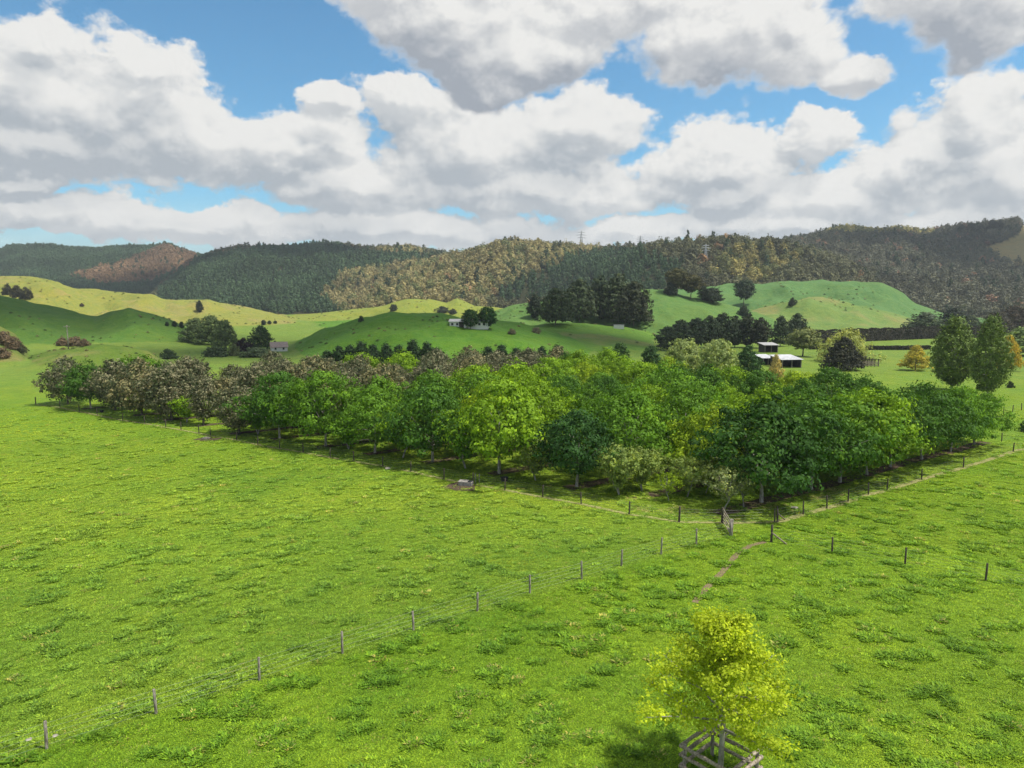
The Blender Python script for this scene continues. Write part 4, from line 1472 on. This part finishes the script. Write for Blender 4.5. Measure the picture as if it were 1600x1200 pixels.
strip('dry_strip', 'strip of dead grass under the orchard fence', pa + [g0(1128, 817)], 0.9, M_DRY)
strip('dry_strip', 'strip of dead grass under the right orchard fence', pb, 1.2, M_DRY)
strip('dry_strip', 'strip of dead grass between gate and corner post', [g0(1130, 818), pb[0]], 0.9, M_DRY, 0.034)
strip('track', 'thin worn stock track through the grass', [g0(1085, 942), g0(1105, 918), g0(1128, 895), g0(1150, 868), g0(1172, 853), g0(1195, 847)], 0.5, M_TRACK)
for i, (a, b) in enumerate(row_ends):
    if np.linalg.norm(np.array(b) - np.array(a)) > 3:
        strip('soil_strip', 'bare soil under a row of orchard trees', [tuple(np.array(a) - BD * 1.2), b], 1.8, M_MULCH, 0.03)
strip('soil_strip', 'bare soil under the row along the right fence', [g0(1120, 803), g0(1190, 784), g0(1312, 753), g0(1440, 716), g0(1540, 691)], 1.7, M_MULCH, 0.03)
strip('mud', 'trampled mud beside the water trough', [g0(700, 758), g0(722, 762), g0(742, 762)], 2.6, M_MULCH, 0.04)
strip('mud', 'dark mud patch by the fence on the left', [g0(312, 685), g0(338, 688)], 2.4, M_MULCH, 0.04)

# ------------------------------------------------------------------ small things by the fence
M_CONC = simple_mat('concrete', (0.20, 0.18, 0.16), (0.40, 0.37, 0.34), 6, 0.9, 0.2, 0.4, 0.02)
M_BLACK = simple_mat('black_plastic', (0.012, 0.012, 0.012), (0.03, 0.03, 0.03), 6, 0.5, 0.4, 0.0)
M_DARKWATER = simple_mat('trough_water', (0.02, 0.025, 0.02), (0.03, 0.035, 0.03), 3, 0.08, 0.5, 0.05)
x, y = g0(728, 758)
t = empty('water_trough', (x, y, tz(x, y)), R(-12), 0.72)
tag(t, 'rectangular concrete water trough with lid at the orchard fence', 'trough')
mb = MB()
for (c_, s_) in (((0, -0.55, 0.25), (1.9, 0.12, 0.5)), ((0, 0.55, 0.25), (1.9, 0.12, 0.5)), ((-0.89, 0, 0.25), (0.12, 0.98, 0.5)), ((0.89, 0, 0.25), (0.12, 0.98, 0.5)), ((0, 0, 0.05), (1.66, 0.98, 0.1))):
    mb.box(c_, s_)
mb.build('basin', M_CONC, t)
MB().box((0, 0, 0.36), (1.64, 0.96, 0.02)).build('water', M_DARKWATER, t)
MB().box((-0.35, 0, 0.545), (1.3, 1.28, 0.07)).build('lid', M_CONC, t)
for k, dx in enumerate((743, 749)):
    x, y = g0(dx, 757)
    tag(MB().tube([(x, y, tz(x, y) - 0.3), (x, y, tz(x, y) + 1.1)], 0.035, 7).build('stake', M_POST, None, True), ('left' if k == 0 else 'right') + ' of two thin dark stakes at the water trough', 'stake', 'stakes at the trough')


def tub(px, py, r, h, label, mat=M_BLACK):
    x, y = g0(px, py)
    t_ = empty('tub', (x, y, tz(x, y)))
    tag(t_, label, 'tub')
    n = 16
    vs, fs = [], []
    prof = [(r * 0.78, 0), (r, h), (r * 1.06, h), (r * 1.06, h - 0.04), (r * 0.94, h - 0.01), (r * 0.72, 0.05)]
    for (rr, z) in prof:
        vs += [(rr * math.cos(2 * math.pi * k / n), rr * math.sin(2 * math.pi * k / n), z) for k in range(n)]
    for j in range(len(prof) - 1):
        for k in range(n):
            fs.append((j * n + k, j * n + (k + 1) % n, (j + 1) * n + (k + 1) % n, (j + 1) * n + k))
    fs.append(tuple(range((len(prof) - 1) * n, len(prof) * n)))
    mb_ = MB()
    mb_.add(vs, fs)
    mb_.build('bowl', mat, t_)
    hd = MB()
    for sx in (-1, 1):
        hd.tube([(sx * r, -0.1, h - 0.03), (sx * (r + 0.07), 0, h + 0.02), (sx * r, 0.1, h - 0.03)], 0.012, 5)
    hd.build('handles', mat, t_)


tub(788, 752, 0.38, 0.42, 'black rubber tub under the bright yellow green tree')
tub(374, 680, 0.28, 0.34, 'black bucket at the foot of the round buff tree')
tub(159, 644, 0.28, 0.34, 'black bucket in the shade of the far left orchard trees')


def rock(px, py, r, label, mat, flat=0.5):
    x, y = g0(px, py)
    rng = np.random.default_rng(int(px))
    import bmesh
    bm = bmesh.new()
    bmesh.ops.create_icosphere(bm, subdivisions=2, radius=r)
    for v in bm.verts:
        v.co *= 1 + 0.25 * (rng.random() - 0.5)
        v.co.z *= flat
    me = bpy.data.meshes.new('rock')
    bm.to_mesh(me)
    bm.free()
    me.materials.append(mat)
    o = link(bpy.data.objects.new('rock', me))
    o.location = (x, y, tz(x, y) + r * flat * 0.4)
    tag(o, label, 'rock')


M_STONE = simple_mat('pale_stone', (0.22, 0.20, 0.16), (0.38, 0.35, 0.29), 5, 0.9, 0.2, 0.5, 0.03)
M_DARKSTONE = simple_mat('dark_stone', (0.08, 0.07, 0.06), (0.18, 0.16, 0.14), 5, 0.9, 0.2, 0.5, 0.03)
rock(606, 733, 0.32, 'white stone lying under the orchard fence', M_STONE)
rock(45, 1156, 0.13, 'flat pale stone left of the lower left fence post', M_STONE, 0.3)
rock(86, 1150, 0.12, 'flat pale stone right of the lower left fence post', M_STONE, 0.3)
rock(1241, 794, 0.35, 'flat pale stone lying inside the right orchard fence', M_STONE, 0.3)
rock(322, 686, 0.6, 'low dark rock in the mud patch by the fence', M_DARKSTONE, 0.35)

# ------------------------------------------------------------------ young tree in its timber guard
TOPZ = 1.28
_g = g0(1127, 1195)
corn = [np.array(gp(*p, TOPZ + tz(*_g))) for p in ((1059, 1164), (1112, 1139), (1196, 1166), (1143, 1199))]
gc = sum(corn) / 4
# square the corners up around their centre
half = np.mean([np.linalg.norm(c - gc) for c in corn])
a0 = math.atan2(*(corn[0] - gc)[::-1])
gzz = tz(*gc)
guard = empty('tree_guard', (gc[0], gc[1], gzz), a0)
tag(guard, 'square weathered timber rail guard around the young yellow tree', 'tree guard')
cs = [Vector((half * math.cos(-i * math.pi / 2), half * math.sin(-i * math.pi / 2), 0)) for i in range(4)]
prng = random.Random(5)
for c_ in cs:
    mb = MB()
    p = c_ * 0.965
    mb.tube([(p.x, p.y, -0.4), (p.x, p.y, 0.1), (p.x + 0.01, p.y, 0.8), (p.x, p.y + 0.01, TOPZ + 0.06)], [0.075, 0.072, 0.068, 0.062], 10, 0.15, prng)
    mb.build('post', M_POST, guard, True)
for i in range(4):
    a, b = cs[i], cs[(i + 1) % 4]
    dvec = (b - a).normalized()
    outw = ((a + b) / 2).normalized() * (0.085 if i % 2 else 0.06)
    for h in (0.46, 0.90, TOPZ):
        hh = h - (0.02 if i % 2 else 0)
        mb = MB()
        n = 6
        pts = [a - dvec * 0.12 + (b - a + dvec * 0.24) * (k / n) + outw + Vector((prng.uniform(-.012, .012), prng.uniform(-.012, .012), hh + prng.uniform(-.012, .012))) for k in range(n + 1)]
        mb.tube(pts, [0.074 * prng.uniform(0.88, 1.1) for _ in pts], 9, 0.12, prng)
        mb.build('rail', M_RAIL, guard, True)

yt = empty('young_tree', (gc[0], gc[1], gzz), 0.4, (1.22, 1.22, 1.12))
tag(yt, 'young yellow green tree growing inside the timber guard', 'tree')
yr = random.Random(12)
nrng = np.random.default_rng(12)
tmb = MB()
trunk_pts = [(0, 0, -0.2), (0.0, 0, 0.6), (0.03, 0.0, 1.9), (0.02, 0.03, 2.9), (-0.05, 0.02, 4.0), (-0.1, 0, 5.0), (-0.15, 0.0, 5.7)]
tmb.tube(trunk_pts, [0.105, 0.088, 0.078, 0.062, 0.042, 0.024, 0.008], 9, 0.1, yr)
clC = []


def on_trunk(z):
    zs = [p[2] for p in trunk_pts]
    return Vector((float(np.interp(z, zs, [p[0] for p in trunk_pts])), float(np.interp(z, zs, [p[1] for p in trunk_pts])), z))


nb_ = 26
for k in range(nb_):
    f = k / (nb_ - 1)
    z0 = 1.45 + f * 3.8
    a = k * 2.399 + yr.uniform(-.4, .4)
    reach = float(np.interp(f, [0, 0.15, 0.35, 0.5, 0.75, 1], [2.7, 2.75, 2.3, 1.55, 1.25, 0.5])) * yr.uniform(0.72, 1.12)
    rise = reach * yr.uniform(0.18, 0.55) * (1 + f * 0.9)
    st = on_trunk(z0)
    dr = Vector((math.cos(a), math.sin(a), 0))
    pts = [st, st + dr * reach * 0.35 + Vector((0, 0, rise * 0.42)), st + dr * reach * 0.7 + Vector((0, 0, rise * 0.78)), st + dr * reach + Vector((0, 0, rise))]
    r0 = 0.044 * (1 - 0.6 * f)
    tmb.tube(pts, [r0, r0 * 0.75, r0 * 0.45, r0 * 0.15], 6, 0.1, yr)
    for j in range(12):
        u = 0.22 + 0.8 * (j / 11)
        i0 = min(int(u * 3), 2)
        p = pts[i0].lerp(pts[i0 + 1], min(u * 3 - i0, 1.2))
        side = Vector((-dr.y, dr.x, 0)) * yr.uniform(-1, 1) * 0.55 * reach * 0.33 + Vector((0, 0, yr.uniform(-0.15, 0.35)))
        q = p + side
        if j % 2 == 0:
            tmb.tube([p, (p + q) / 2 + Vector((0, 0, 0.03)), q], [r0 * 0.35, r0 * 0.25, r0 * 0.1], 4)
        clC.append((q, yr.random(), 0.26 * yr.uniform(0.6, 1.25)))
        if j % 3 == 0:
            clC.append((p.lerp(q, 0.5), yr.random(), 0.22))
link(bpy.data.objects.new('trunk', tmb.mesh('trunk', M_BARK_PALE, True)), yt)
cen = np.array([c[0][:] for c in clC])
cv = np.array([c[1] for c in clC])
cr = np.array([c[2] for c in clC])
per = 46
off = nrng.normal(size=(len(cen), per, 3)) * np.array([0.62, 0.62, 0.5])
Lp = (cen[:, None] + off * cr[:, None, None]).reshape(-1, 3)
nn = off.reshape(-1, 3) * 0.6 + nrng.normal(size=(len(Lp), 3)) * 0.6 + np.array([0, 0, 0.5])
ls = 0.058 * (0.7 + 0.6 * nrng.random(len(Lp)))
LV = leaf_quads(Lp, nn, ls, ls * 0.62, nrng, 0.25)
lvar = np.clip(0.6 * np.repeat(cv, per) + 0.4 * nrng.random(len(Lp)), 0, 1)
yc = link(bpy.data.objects.new('crown', np_mesh('crown', LV.reshape(-1, 3), np.arange(len(LV) * 4).reshape(-1, 4), M_LEAF_YOUNG, {'var': ('FLOAT', 'POINT', np.repeat(lvar, 4))})), yt)
yc.color = (0.44, 0.54, 0.035, 1)

# ------------------------------------------------------------------ buildings
M_WHITEWALL = simple_mat('white_weatherboard', (0.66, 0.62, 0.57), (0.78, 0.74, 0.69), 3, 0.8, 0.2, 0.2, 0.01, (0.2, 0.2, 6))
M_IRONROOF = simple_mat('pale_iron_roof', (0.36, 0.36, 0.37), (0.56, 0.56, 0.57), 0.8, 0.5, 0.3, 0.0)
M_GREYROOF = simple_mat('grey_iron_roof', (0.34, 0.33, 0.32), (0.48, 0.46, 0.44), 2, 0.6, 0.3, 0.0)
M_PINKROOF = simple_mat('faded_pink_roof', (0.34, 0.24, 0.20), (0.44, 0.33, 0.28), 2, 0.7, 0.2, 0.0)
M_DARKWOOD = simple_mat('dark_timber', (0.035, 0.03, 0.027), (0.085, 0.075, 0.065), 4, 0.9, 0.1, 0.3, 0.02, (1, 1, 0.3))
M_GLASS = simple_mat('window_glass', (0.02, 0.025, 0.03), (0.04, 0.045, 0.05), 2, 0.1, 0.5, 0.0)


def roof_gable(mb, L, W, z, rise, over=0.35, th=0.10):
    L2, W2 = L / 2 + over, W / 2 + over
    drop = rise * over / (W / 2)
    for sg in (-1, 1):
        a = [(-L2, sg * W2, z - drop), (L2, sg * W2, z - drop), (L2, 0, z + rise), (-L2, 0, z + rise)]
        top = [(p[0], p[1], p[2] + th) for p in a]
        mb.add(a + top, [(0, 1, 2, 3), (4, 5, 6, 7), (0, 1, 5, 4), (1, 2, 6, 5), (2, 3, 7, 6), (3, 0, 4, 7)])


def walls_gable(mb, L, W, h, rise):
    l, w2 = L / 2, W / 2
    v = [(-l, -w2, -0.5), (l, -w2, -0.5), (l, w2, -0.5), (-l, w2, -0.5), (-l, -w2, h), (l, -w2, h), (l, w2, h), (-l, w2, h), (-l, 0, h + rise), (l, 0, h + rise)]
    mb.add(v, [(0, 1, 5, 4), (2, 3, 7, 6), (1, 2, 6, 9, 5), (3, 0, 4, 8, 7), (4, 5, 9, 8), (6, 7, 8, 9)])


# long white farmhouse on the knoll
hx, hy, hz = gt(733, 514)
hd_ = proj(hx, hy, hz)[2]
HL = 60 / FPX * hd_
hroot = empty('farmhouse', (hx, hy + 3.0, tz(hx, hy + 1.5)), R(-3))
tag(hroot, 'long low white farmhouse on the green knoll behind two round trees', 'house')
mb = MB()
walls_gable(mb, HL, 5.5, 2.0, 0.7)
mb.build('wall', M_WHITEWALL, hroot)
mb = MB()
roof_gable(mb, HL, 5.5, 2.03, 0.7)
mb.build('roof', M_GREYROOF, hroot)
for u in (-0.43, -0.30, -0.05, 0.08, 0.28, 0.40):
    wn_ = MB().box((u * HL, -2.77, 1.2), (0.9, 0.06, 0.9)).build('window', M_WHITEWALL, hroot)
    MB().box((u * HL, -2.81, 1.2), (0.74, 0.03, 0.74)).build('pane', M_GLASS, wn_)
MB().box((-0.19 * HL, -2.77, 0.95), (1.6, 0.06, 1.9)).build('door', M_DARKWOOD, hroot)
MB().box((0.2 * HL, 0.2, 2.9), (0.6, 0.6, 1.0)).build('chimney', M_WHITEWALL, hroot)

# pink roofed cottage in the valley
cx_, cy_, cz_ = gt(433, 549)
cd_ = proj(cx_, cy_, cz_)[2]
CL = 24 / FPX * cd_
croot = empty('cottage', (cx_, cy_ + 2, tz(cx_, cy_)), R(25))
tag(croot, 'small cottage with faded pink roof in the valley', 'house')
mb = MB()
walls_gable(mb, CL, 4.2, 1.6, 1.6)
mb.build('wall', M_WHITEWALL, croot)
mb = MB()
roof_gable(mb, CL, 4.2, 1.63, 1.6)
mb.build('roof', M_PINKROOF, croot)
for u in (-0.25, 0.25):
    wn_ = MB().box((u * CL, -2.12, 0.95), (0.8, 0.06, 0.9)).build('window', M_WHITEWALL, croot)
    MB().box((u * CL, -2.16, 0.95), (0.64, 0.03, 0.74)).build('pane', M_GLASS, wn_)


def lean_to(px, py, wpx, label, roof_mat, depth=4.0, h_front=1.9, h_back=2.6, rz=0.0, flip=False):
    x, y, z = gt(px, py)
    d_ = proj(x, y, z)[2]
    L = wpx / FPX * d_
    root = empty('farm_shed', (x, y, z), rz)
    tag(root, label, 'shed')
    mb_ = MB()
    mb_.box((0, depth - 0.05, h_back / 2 - 0.2), (L, 0.1, h_back + 0.3))
    mb_.build('back_wall', M_DARKWOOD, root)
    for sx in (-1, 1):
        mb_ = MB()
        xx = sx * (L / 2 - 0.05)
        v = [(xx - .05, 0.1, -0.3), (xx + .05, 0.1, -0.3), (xx + .05, depth - 0.12, -0.3), (xx - .05, depth - 0.12, -0.3),
             (xx - .05, 0.1, h_front - .05), (xx + .05, 0.1, h_front - .05), (xx + .05, depth - 0.12, h_back - .05), (xx - .05, depth - 0.12, h_back - .05)]
        mb_.add(v, [(0, 1, 2, 3), (4, 5, 6, 7), (0, 1, 5, 4), (1, 2, 6, 5), (2, 3, 7, 6), (3, 0, 4, 7)])
        mb_.build('side_wall', M_DARKWOOD, root)
    n = max(2, int(L / 2.2))
    for k in range(n + 1):
        xx = -L / 2 + 0.2 + (L - 0.4) * k / n
        MB().box((xx, 0.0, h_front / 2 - 0.15), (0.16, 0.16, h_front + 0.25)).build('post', M_POST, root)
    mb_ = MB()
    o_ = 0.4
    sl = (h_back - h_front) / depth
    v = [(-L / 2 - o_, -o_, h_front - sl * o_ + .04), (L / 2 + o_, -o_, h_front - sl * o_ + .04), (L / 2 + o_, depth + o_, h_back + sl * o_ + .04), (-L / 2 - o_, depth + o_, h_back + sl * o_ + .04)]
    mb_.add(v + [(a, b, c + 0.08) for a, b, c in v], [(3, 2, 1, 0), (4, 5, 6, 7), (0, 1, 5, 4), (1, 2, 6, 5), (2, 3, 7, 6), (3, 0, 4, 7)])
    mb_.build('roof', roof_mat, root)
    return root


lean_to(1237, 575, 34, 'open dark timber shed with white iron roof right of the straw coloured tree', M_IRONROOF, 6.0, 2.2, 3.0, R(10))
lean_to(1200, 571, 18, 'small white roofed shed left of the straw coloured tree', M_IRONROOF, 5.0, 2.0, 2.6, R(8))
lean_to(1205, 551, 22, 'dark shed with pale roof edge under the pine belt', M_GREYROOF, 5.0, 2.6, 3.2, R(5))

# broken timber stock pen right of the spreading conifer
x, y, z = gt(1358, 573)
proot = empty('stock_pen', (x, y, z), R(6))
tag(proot, 'weathered timber stock pen beside the dark spreading conifer', 'pen')
dsc = proj(x, y, z)[2] / FPX
PW = 30 * dsc
for k in range(6):
    for dy in (0, 2.6):
        MB().box((-PW / 2 + PW * k / 5, dy, 0.95), (0.2, 0.2, 2.3)).build('post', M_DARKWOOD, proot)
for h in (0.35, 0.8, 1.25, 1.9):
    for dy in (-0.13, 2.47):
        MB().box((0, dy, h), (PW + 0.3, 0.06, 0.24 if h < 1.5 else 0.16)).build('rail', M_RAIL if h < 1.5 else M_DARKWOOD, proot)

# white tank on the terrace
x, y, z = gt(967, 514)
dsc = proj(x, y, z)[2] / FPX
troot = empty('stock_shelter', (x, y, z), R(-8))
tag(troot, 'small white box shelter on the green terrace below the dark clump', 'shelter')
MB().box((0, 0, 0.75), (16 * dsc, 2.0, 1.7)).build('wall', M_WHITEWALL, troot)
MB().box((0, 0, 1.66), (16 * dsc + 0.3, 2.3, 0.10)).build('roof', M_IRONROOF, troot)


# power pole and pylons
def pole(px, py, top):
    x, y, z = gt(px, py)
    lo, hi = 1, 60
    for _ in range(30):
        md = (lo + hi) / 2
        if proj(x, y, z + md)[1] > top:
            lo = md
        else:
            hi = md
    r_ = empty('power_pole', (x, y, z))
    tag(r_, 'slender wooden power pole beside the brown scrub bushes', 'pole')
    MB().tube([(0, 0, -0.5), (0, 0, lo)], [0.16, 0.11], 8).build('pole', M_POST, r_, True)
    MB().box((0, -0.14, lo - 0.5), (2.0, 0.12, 0.12)).build('crossarm', M_POST, r_)
    for sx in (-0.85, -0.4, 0.4, 0.85):
        MB().tube([(sx, -0.14, lo - 0.44), (sx, -0.14, lo - 0.22)], 0.05, 6).build('insulator', M_CONC, r_, True)


pole(107, 546, 508)
M_STEEL = simple_mat('pylon_steel', (0.32, 0.33, 0.34), (0.45, 0.46, 0.47), 2, 0.6, 0.4, 0.0)


def pylon(px, py, top, label):
    x, y, z = gt(px, py)
    lo, hi = 1, 90
    for _ in range(30):
        md = (lo + hi) / 2
        if proj(x, y, z + md)[1] > top:
            lo = md
        else:
            hi = md
    h = lo
    r_ = empty('power_pylon', (x, y, z))
    tag(r_, label, 'pylon', 'pylons on the forest ridge')
    b = h * 0.11
    legs = []
    for sx in (-1, 1):
        for sy in (-1, 1):
            MB().tube([(sx * b, sy * b, -1), (sx * b * 0.35, sy * b * 0.35, h * 0.6), (0, 0, h)], [0.5, 0.42, 0.3], 5).build('leg', M_STEEL, r_)
    mb_ = MB()
    zs = [0, 0.16, 0.3, 0.42, 0.52, 0.6]
    for i in range(5):
        wa = b * (1 - 0.65 * zs[i] / 0.6)
        wb_ = b * (1 - 0.65 * zs[i + 1] / 0.6)
        for sy in (-1, 1):
            mb_.tube([(-wa, sy * wa, zs[i] * h), (wb_, sy * wb_, zs[i + 1] * h)], 0.18, 4)
            mb_.tube([(wa, sy * wa, zs[i] * h), (-wb_, sy * wb_, zs[i + 1] * h)], 0.18, 4)
            mb_.tube([(sy * wa, -wa, zs[i] * h), (sy * wb_, wb_, zs[i + 1] * h)], 0.18, 4)
    mb_.build('lattice', M_STEEL, r_)
    for k, (zz, ww) in enumerate(((0.66, 0.20), (0.78, 0.24), (0.9, 0.17))):
        MB().tube([(-ww * h, 0, zz * h), (0, 0, zz * h + 0.03 * h), (ww * h, 0, zz * h)], [0.25, 0.5, 0.25], 5).build('crossarm', M_STEEL, r_)


pylon(908, 395, 360, 'steel pylon on the forest skyline, left of the two skyline pylons')
pylon(1000, 396, 368, 'steel pylon on the forest skyline, right of the two skyline pylons')
pylon(1102, 413, 381, 'steel pylon standing on the bush slope below the skyline')

# ------------------------------------------------------------------ grass
def tuft(seed, n_bl, spread, h):
    rng = np.random.default_rng(seed)
    V, F_, var = [], [], []
    for i in range(n_bl):
        a = rng.random() * 6.28
        r_ = spread * math.sqrt(rng.random())
        b = np.array([r_ * math.cos(a), r_ * math.sin(a), -0.02])
        o = a + rng.normal() * 0.8
        hh = h * (0.55 + 0.7 * rng.random())
        lean = np.array([math.cos(o), math.sin(o), 0]) * hh * (0.4 + 0.6 * rng.random())
        wv = np.array([-math.sin(o), math.cos(o), 0]) * (0.012 + 0.012 * rng.random()) * (h / 0.12)
        p1 = b + lean * 0.4 + np.array([0, 0, hh * 0.75])
        p2 = b + lean + np.array([0, 0, hh])
        k = len(V)
        V += [b - wv, b + wv, p1 + wv * 0.9, p1 - wv * 0.9, p2]
        F_ += [(k, k + 1, k + 2), (k, k + 2, k + 3), (k + 3, k + 2, k + 4)]
        var += [rng.random()] * 5
    return np_mesh('tuft', np.array(V), np.array(F_), M_GRASS_BLADE, {'var': ('FLOAT', 'POINT', np.array(var))})


TUFTS = [tuft(200 + i, 26, 0.22, 0.10) for i in range(4)] + [tuft(210 + i, 34, 0.24, 0.17) for i in range(3)]
grng = np.random.default_rng(21)
NG = 300000
# denser close to the viewer
gr = 16 + (150 - 16) * grng.random(NG) ** 1.25
gth = grng.uniform(-0.80, 0.80, NG)
gx, gy = gr * np.sin(gth), gr * np.cos(gth)
gzv = tzv(gx, gy)
qx, qy, _ = proj(gx, gy, gzv)
ok = (qx > -120) & (qx < 1720) & (qy < 1290) & (grng.random(NG) < np.clip((150 - gr) / 75, 0, 1))
ok &= ~((np.abs(gx - gc[0]) < 0.2) & (np.abs(gy - gc[1]) < 0.2))
gx, gy, gzv, gr = gx[ok], gy[ok], gzv[ok], gr[ok]
cl = fbm(gx / 1.1, gy / 1.1, 3, 301)
pat = fbm(gx / 6.0, gy / 6.0, 3, 311)
big = fbm(gx / 24, gy / 24, 2, 321)
ng = len(gx)
fine_ = fbm(gx / 0.45, gy / 0.45, 2, 331)
kf = sstep((cl + 0.35 * fine_ + 0.15 * pat - 0.02) / 0.55)          # 0 short sward .. 1 rank clump
kf = kf * np.where((gx + 20) * 27 - (gy - 26) * 37 < 0, 0.75, 1.0)
rank = grng.random(ng) < kf * 0.5
tg_ = np.array([0.225, 0.375, 0.023])[None] * np.ones((ng, 1))
tg_ = tg_ * (1 + 0.25 * pat[:, None] * np.array([1.3, 0.8, 0.5]) + 0.20 * big[:, None] * np.array([1.3, 0.7, 0.5]))
lush_c = np.array([0.105, 0.240, 0.022]) * (1 + 0.2 * pat[:, None])
tg_ = tg_ * (1 - 0.62 * kf[:, None]) + lush_c * 0.62 * kf[:, None]
graz = np.where((gx + 20) * (53 - 26) - (gy - 26) * (17 + 20) < 0, 1.0, 0.0)[:, None]      # grazed side of the crossing fence
tg_ = tg_ * (1 + graz * np.array([0.16, 0.06, 0.7]))
dry = (grng.random(ng) < 0.018)
tg_[dry] = (0.38, 0.38, 0.10)
tg_ *= (0.74 + 0.46 * grng.random(ng))[:, None] * (0.90 + 0.10 * sstep((gr - 35) / 40))[:, None]
tg_[:, 0] *= 1 - 0.06 * (gr < 60)
sg = (0.90 + 0.15 * kf) * (0.7 + 0.6 * grng.random(ng)) * (1 + 0.35 * (gr / 118))
sclg = np.stack([sg, sg, sg * (0.36 + 0.20 * kf)], 1)
rg = np.zeros((ng, 3))
rg[:, 2] = grng.random(ng) * 6.28
pkg = np.where(rank, 4 + grng.integers(0, 3, ng), grng.integers(0, 4, ng))
scatter('grass', np.stack([gx, gy, gzv], 1), sclg, rg, np.clip(tg_, 0.005, 1), TUFTS, pkg, 'short lush green pasture grass in the near paddocks')
lrng = np.random.default_rng(8)
NL = 14000
lx, ly = lrng.uniform(5, 50, NL), lrng.uniform(54, 84, NL)
lpx, lpy, _ = proj(lx, ly, tzv(lx, ly))
lk = in_poly(lpx, lpy, [(900, 780), (1000, 775), (1100, 800), (1200, 783), (1400, 735), (1420, 745), (1215, 808), (1070, 812)])
lk &= fbm(lx / 2.2, ly / 2.2, 3, 501) + 0.3 * lrng.random(NL) > 0.22
lx, ly = lx[lk], ly[lk]
nl = len(lx)
ll = lrng.uniform(0.5, 1.0, nl)
rl = np.zeros((nl, 3))
rl[:, 2] = lrng.random(nl) * 6.28
scatter('leaf_litter', np.stack([lx, ly, tzv(lx, ly) + 0.03], 1), np.stack([ll, ll, ll * 0.4], 1), rl, np.array([[0.50, 0.48, 0.20]]) * lrng.uniform(0.7, 1.2, nl)[:, None], TUFTS, lrng.integers(0, 4, nl), 'pale fallen leaves on the mown grass at the orchard corner')
print('grass tufts', ng, 'objects', len(bpy.data.objects))


# ------------------------------------------------------------------ tussocks and stones dotting the hill pastures
trng = np.random.default_rng(5)
NT_ = 9000
ty = trng.uniform(160, 720, NT_)
tx = trng.uniform(-0.82, 0.82, NT_) * ty
_, tid = terrain(tx, ty)
tzz = tzv(tx, ty)
past = np.isin(tid, [names.index(q) for q in zone])
dn = fbm(tx / 30, ty / 30, 3, 401)
past &= dn + 0.5 * trng.random(NT_) > 0.42
tx, ty, tzz = tx[past], ty[past], tzz[past]
nt_ = len(tx)
tint_t = np.where(trng.random(nt_)[:, None] < 0.6, np.array([[0.09, 0.13, 0.04]]), np.array([[0.22, 0.20, 0.09]])) * trng.uniform(0.7, 1.3, nt_)[:, None]
st = trng.uniform(0.04, 0.12, nt_) * (0.6 + ty / 700)
scl_t = np.stack([st * 1.3, st * 1.3, st * 0.55], 1)
rot_t = np.zeros((nt_, 3))
rot_t[:, 2] = trng.random(nt_) * 6.28
scatter('tussock_grass', np.stack([tx, ty, tzz - 0.1], 1), scl_t, rot_t, tint_t, FK, 4 + trng.integers(0, 5, nt_), 'rank tussocks dotting the hill pastures')

# ------------------------------------------------------------------ unseen cumulus added overhead to throw shadows on the hills
M_CLOUD = simple_mat('cloud_white', (0.86, 0.86, 0.86), (0.92, 0.92, 0.92), 0.01, 1.0, 0.0, 0.0)


def shade_cloud(ground_xy, half_x, half_y, seed, label, alt=1100.0):
    """an added, unseen cumulus at alt, set so its shadow falls around ground_xy"""
    import bmesh
    k = alt / to_sun.z
    cx, cyy = ground_xy[0] + to_sun.x * k, ground_xy[1] + to_sun.y * k
    rng = random.Random(seed)
    bm = bmesh.new()
    for i in range(16):
        a = rng.random() * 6.28
        q = math.sqrt(rng.random()) * 0.75
        r = rng.uniform(0.28, 0.5)
        res = bmesh.ops.create_icosphere(bm, subdivisions=3, radius=1.0)
        ph = [rng.random() * 6.28 for _ in range(3)]
        for v in res['verts']:
            n_ = v.co.copy()
            bumpy = 1 + 0.10 * math.sin(n_.x * 7 + ph[0]) * math.sin(n_.y * 8 + ph[1]) + 0.06 * math.sin(n_.z * 15 + ph[2]) * math.sin(n_.x * 17)
            zf = n_.z * 0.55 if n_.z > 0 else n_.z * 0.12
            v.co = Vector((half_x * (q * math.cos(a) + n_.x * r * bumpy), half_y * (q * math.sin(a) + n_.y * r * bumpy), min(half_x, half_y) * zf * r * 1.6 * bumpy))
    me = bpy.data.meshes.new('shade_cloud')
    bm.to_mesh(me)
    bm.free()
    me.polygons.foreach_set('use_smooth', [True] * len(me.polygons))
    me.materials.append(M_CLOUD)
    o = link(bpy.data.objects.new('shade_cloud', me))
    o.location = (cx, cyy, alt)
    tag(o, label, kind='stuff')


shade_cloud((-330, 330), 190, 62, 1, 'unseen white cumulus added to shade the left pasture hill')
shade_cloud((-45, 262), 120, 46, 5, 'unseen white cumulus added to shade the knoll with the farmhouse')
shade_cloud((-560, 1330), 330, 120, 3, 'unseen white cumulus added to shade the pine hill')
shade_cloud((760, 1050), 330, 190, 4, 'unseen white cumulus added to shade the right bush hill')

# ------------------------------------------------------------------ haze
m, nt, out = new_mat('haze_air')
vol = nt.node('ShaderNodeVolumePrincipled')
vol.inputs['Color'].default_value = (0.80, 0.87, 0.95, 1)
vol.inputs['Density'].default_value = 0.00012
vol.inputs['Anisotropy'].default_value = 0.2
nt.link(vol.outputs[0], out.inputs['Volume'])
mb = MB()
mb.box((0, 0, 95), (7400, 7400, 224))
hz_o = mb.build('haze', m)
tag(hz_o, 'thin pale haze in the air over the valley', kind='stuff')
